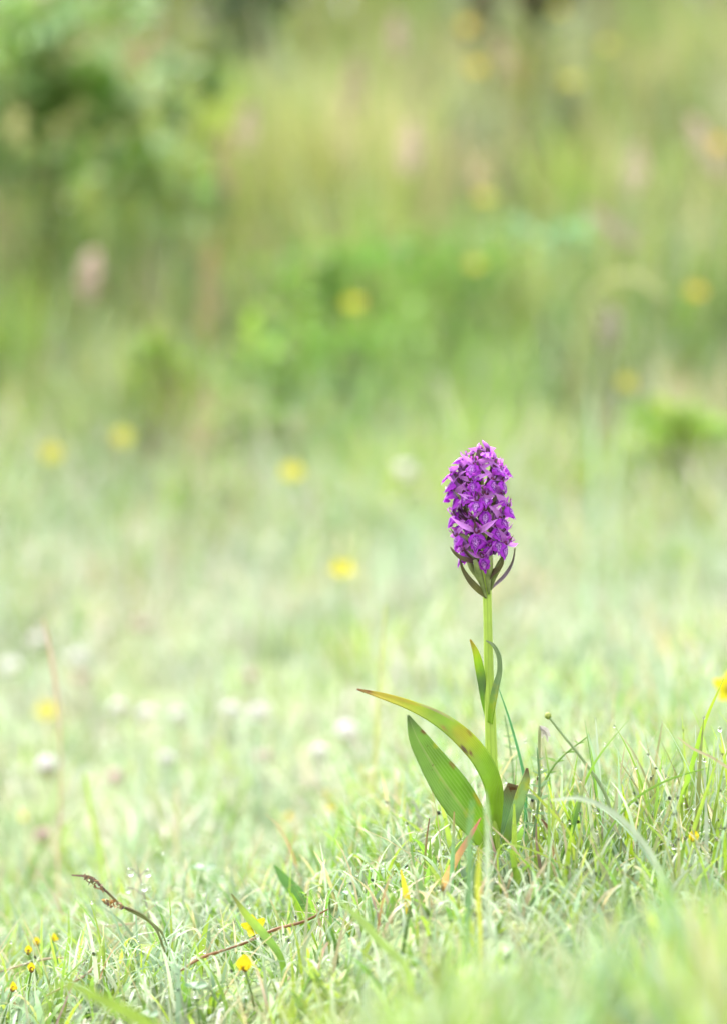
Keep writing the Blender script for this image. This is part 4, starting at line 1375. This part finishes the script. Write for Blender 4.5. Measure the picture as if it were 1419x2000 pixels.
def vetch(stem_pix, d, n, ln_px, col, label):
    pts = [P(x, y, d) for x, y in stem_pix]
    base = pts[0]
    root = empty('vetch', base, label, 'vetch', 'vetch sprigs by the orchid')
    link_mesh('stem', tube_mesh('stem', pts, [0.0007, 0.0006, 0.0004][:len(pts)] if len(pts) == 3 else [0.0006] * len(pts), 6, 16, [col] * len(pts), base), 'grass', root)
    s = catmull([list(p) for p in pts], n + 2)
    for k in range(1, n + 1):
        c = Vector(s[k])
        tn = Vector(s[k + 1] - s[k]).normalized()
        for sg in (-1, 1):
            L = ln_px * px1 * (1.1 - 0.5 * k / n) * random.uniform(0.55, 1.15)
            dr = (Vector((sg, random.uniform(-.7, .5), random.uniform(-.3, .3))) + tn * random.uniform(0.2, 0.8)).normalized()
            p0 = c; p1 = c + dr * L * 0.5; p2 = c + dr * L + Vector((0, 0, -L * 0.05))
            me = ribbon_mesh('leaflet', [p0, p1, p2], [0.0006, L * 0.28, 0.0004], (0, -1, 0.45), None, 0.15, 4, 8, [col] * 3, 0.0, base)
            link_mesh('leaflet', me, 'grass', root)


vetch([(1006, 1600), (1000, 1500), (985, 1395)], 1.66, 8, 34, (0.30, 0.42, 0.20), 'soft blurred vetch sprig right of the orchid stem')
vetch([(1040, 1640), (1052, 1540), (1048, 1460)], 1.55, 6, 32, (0.24, 0.36, 0.17), 'small leaved vetch sprig beside the rolled orchid leaf')
vetch([(1045, 1560), (1085, 1490), (1150, 1435)], 1.60, 5, 26, (0.24, 0.38, 0.10), 'leaning vetch sprig under the round green bud')

# round bud on a slanting stem, and a dead white floret
b0 = P(1205, 1665, 1.56)
root = empty('daisy_bud', b0, 'round yellow green bud on a slanting stem right of the orchid', 'bud')
tp = P(1069, 1398, 1.56)
link_mesh('stem', tube_mesh('stem', [b0, P(1178, 1545, 1.56), P(1130, 1475, 1.56), P(1092, 1428, 1.56), tp], [0.0009, 0.0009, 0.0008, 0.0007, 0.0007], 8, 24, [(0.36, 0.44, 0.24)] * 5, b0), 'grass', root)
o = link_mesh('bud_head', blob_mesh('bud_head', 0.0017, 0.0017, 0.0019, 12, 9, (0.38, 0.42, 0.12), 0.04), 'petal_attr', root)
o.location = tp - b0
for k in range(6):
    a = k * 1.047
    q = tp - b0 + Vector((0, 0, -0.0016))
    e_ = q + Vector((math.cos(a) * 0.0016, math.sin(a) * 0.0016, 0.0018))
    link_mesh('sepal', ribbon_mesh('sepal', [q, (q + e_) / 2 + Vector((math.cos(a), math.sin(a), 0)) * 0.0007, e_], [0.0008, 0.0013, 0.0002], (math.cos(a), math.sin(a), 0.2), None, 0.2, 2, 6, [(0.2, 0.3, 0.08)] * 3), 'grass', root)
b0 = P(1062, 1640, 1.58)
root = empty('faded_clover', b0, 'faded white floret drooping left of the round green bud', 'clover')
tp = P(1052, 1418, 1.58)
link_mesh('stem', tube_mesh('stem', [b0, P(1052, 1490, 1.58), tp], [0.0008] * 3, 6, 12, [(0.38, 0.42, 0.22)] * 3, b0), 'grass', root)
for k in range(7):
    e_ = tp + Vector((random.uniform(0.001, 0.006), random.uniform(-.003, .003), -random.uniform(0.003, 0.009)))
    link_mesh('floret', ribbon_mesh('floret', [tp, (tp + e_) / 2 + Vector((0.001, 0, 0.0008)), e_], [0.0008, 0.0022, 0.0006], (0.3, -1, 0.4), None, 0.5, 4, 6, [(0.55, 0.5, 0.46)] * 3, 0, b0), 'petal_attr', root)


def clover_leaf(px, py, d, size_px, label):
    p = P(px, py, d)
    base = Vector((p.x, p.y, min(float(gz(p.x, p.y)), p.z - 0.01)))
    root = empty('clover_leaf', base, label, 'clover', 'clover leaves in the grass')
    L = size_px * px1 * 0.55
    for k in range(3):
        a = k * 2.094 + random.uniform(-.2, .2)
        dr = Vector((math.cos(a), math.sin(a), 0.25)).normalized()
        q = p - base
        link_mesh('leaflet', ribbon_mesh('leaflet', [q, q + dr * L * 0.6, q + dr * L], [L * 0.15, L * 0.95, L * 0.45], (0, -0.4, 0.9), None, 0.25, 6, 8, [(0.10, 0.22, 0.09)] * 3), 'grass', root)
    small_stem(root, p - base, p.z - base.z, 0.3, 0.0006)


clover_leaf(678, 1748, 1.56, 34, 'three leaved clover left of the orchid foot')
clover_leaf(735, 1705, 1.60, 36, 'bluish three leaved clover behind the dewy mat')
clover_leaf(380, 1930, 1.45, 44, 'three leaved clover under the brown twig')
clover_leaf(290, 1985, 1.42, 40, 'three leaved clover low in pale matted grass')
clover_leaf(395, 1700, 1.8, 60, 'soft lime clover leaf in the blurred lawn')


# grass tufts in focus on the right
def grass_tuft(px, py, d, n, hpx, spread, seed, pal, w, label='loose tuft of upright green grass right of the orchid'):
    p = P(px, py, d)
    base = Vector((p.x, p.y, float(gz(p.x, p.y))))
    root = empty('grass_tuft', base, label, 'grass tuft', 'upright grass tufts beside the orchid')
    for k in range(n):
        b = np.array([[rng.normal(0, spread), rng.normal(0, spread), -0.003]])
        L = np.array([hpx * px1 * rng.uniform(0.6, 1.3)])
        az = rng.uniform(0, 2 * np.pi, 1)
        c = palette(1, pal, w)
        tipc = c * 1.1 if rng.random() > 0.3 else np.array([STRAW]) * 0.8
        V, Q, K = blades(b, L, rng.uniform(0.0012, 0.0030, 1), np.abs(rng.normal(0, .25, 1)), rng.uniform(0.0, 0.9, 1), az, az + 1.57 + rng.normal(0, .5, 1), c * 0.9, tipc, 9)
        link_mesh('blade', mesh_np('blade', V, Q, K), 'grass', root)
        DEW.append((V.reshape(-1, 2, 3).mean(1) + np.array(base))[4:])


PALR = [LIME, GREEN, MINT, PALE, OLIVE]
for k, (px, py, d, n, h) in enumerate((
        (1040, 1690, 1.58, 12, 200), (1085, 1680, 1.62, 13, 215), (1130, 1690, 1.56, 14, 210), (1175, 1685, 1.60, 14, 235), (1215, 1700, 1.55, 14, 250),
        (1255, 1690, 1.62, 13, 230), (1290, 1705, 1.57, 15, 240), (1335, 1700, 1.60, 15, 255), (1375, 1710, 1.55, 15, 270), (1410, 1700, 1.62, 14, 280),
        (1100, 1720, 1.48, 9, 170), (1200, 1730, 1.47, 9, 190), (1310, 1735, 1.46, 10, 220), (1390, 1735, 1.47, 10, 240), (1445, 1720, 1.56, 14, 270), (1490, 1720, 1.6, 12, 270),
        (1010, 1690, 1.52, 7, 120), (905, 1740, 1.52, 8, 95), (850, 1760, 1.54, 8, 95), (770, 1775, 1.56, 7, 85))):
    grass_tuft(px, py, d, n, h, 0.006, k, PALR, [4, 3, 2.5, 2, 1], *(['short grass tuft at the left foot of the broad orchid leaf'] if px < 950 else ['short grass tuft under the rolled orchid leaf'] if px == 1010 else []))


# ================================================================== DEW
def dew():
    p = np.concatenate(DEW)
    p = p[(np.abs(p[:, 0]) < 0.3) & (p[:, 1] > 1.2) & (p[:, 1] < 2.0)]
    p = p[rng.permutation(len(p))[:2600]]
    r = 0.0003 + 0.0009 * rng.random(len(p)) ** 2
    x, y, z = p[:, 0], p[:, 1], p[:, 2] - r * 0.6
    V, Q = sphere_arrays(np.stack([x, y, z], -1), r, 8, 6)
    o = link_mesh('dew', mesh_np('dew', V, Q), 'water_drop')
    tag(o, 'tiny beads of dew on the grass blades', 'dew', kind='stuff')


dew()
drop_me = None
DROP = [(1353, 1555, 1.5, 8), (1030, 1560, 1.5, 9), (1035, 1645, 1.5, 9), (994, 1735, 1.5, 12), (970, 1733, 1.49, 9), (1225, 1402, 1.55, 6), (1402, 1403, 1.55, 9), (1398, 1394, 1.55, 6), (1398, 1410, 1.55, 7),
        (860, 1782, 1.49, 10), (1240, 1478, 1.54, 6), (823, 1580, 1.62, 9), (815, 1588, 1.62, 8), (643, 1860, 1.47, 9), (660, 1850, 1.49, 7), (320, 1922, 1.44, 10), (487, 1965, 1.43, 10), (375, 1945, 1.43, 11),
        (400, 1960, 1.42, 12), (495, 1815, 1.5, 10), (515, 1790, 1.5, 8), (545, 1855, 1.5, 9), (255, 1703, 1.66, 15), (290, 1705, 1.66, 13), (282, 1733, 1.64, 14), (250, 1738, 1.66, 11)]
drop_me = mesh_np('water_drop', *sphere_arrays(np.zeros((1, 3)), np.ones(1), 16, 12))
blade_pts = np.concatenate(DEW)
for px, py, d, s in DROP:
    o = link_mesh('water_drop', drop_me, 'water_drop')
    q = P(px, py, d)
    r = s * 0.5 * d / F
    on_panicle = d > 1.63
    if not on_panicle:                            # rest on the nearest blade
        k = np.argmin(((blade_pts - np.array(q)) ** 2).sum(1))
        q = Vector(blade_pts[k]) - Vector((0, 0, r * 0.7))
    o.location = q
    o.scale = (r, r, r * 1.08)
    tag(o, 'large clear drop hanging from the hair thin grass panicle' if on_panicle else 'clear round water drop hanging on a grass blade', 'water drop', 'drops on the grass panicle' if on_panicle else 'water drops on the grass')
# fine panicle that carries the four hanging drops
b0 = P(300, 1840, 1.66)
root = empty('grass_panicle', b0, 'hair thin grass panicle hung with four big drops', 'grass panicle')
tp = P(268, 1690, 1.66)
link_mesh('stem', tube_mesh('stem', [b0, P(285, 1760, 1.66), tp], [0.0005, 0.0004, 0.0003], 6, 12, [(0.3, 0.28, 0.26)] * 3, b0), 'grass', root)
for x, y in ((255, 1698), (290, 1700), (282, 1727), (250, 1734)):
    f = P(279 if y > 1715 else 272, y + 14, 1.66)
    link_mesh('branch', tube_mesh('branch', [f, (f + P(x, y, 1.66)) / 2 + Vector((0, 0, .0012)), P(x, y, 1.655)], [0.00025] * 3, 6, 8, [(0.3, 0.24, 0.28)] * 3, b0), 'grass', root)
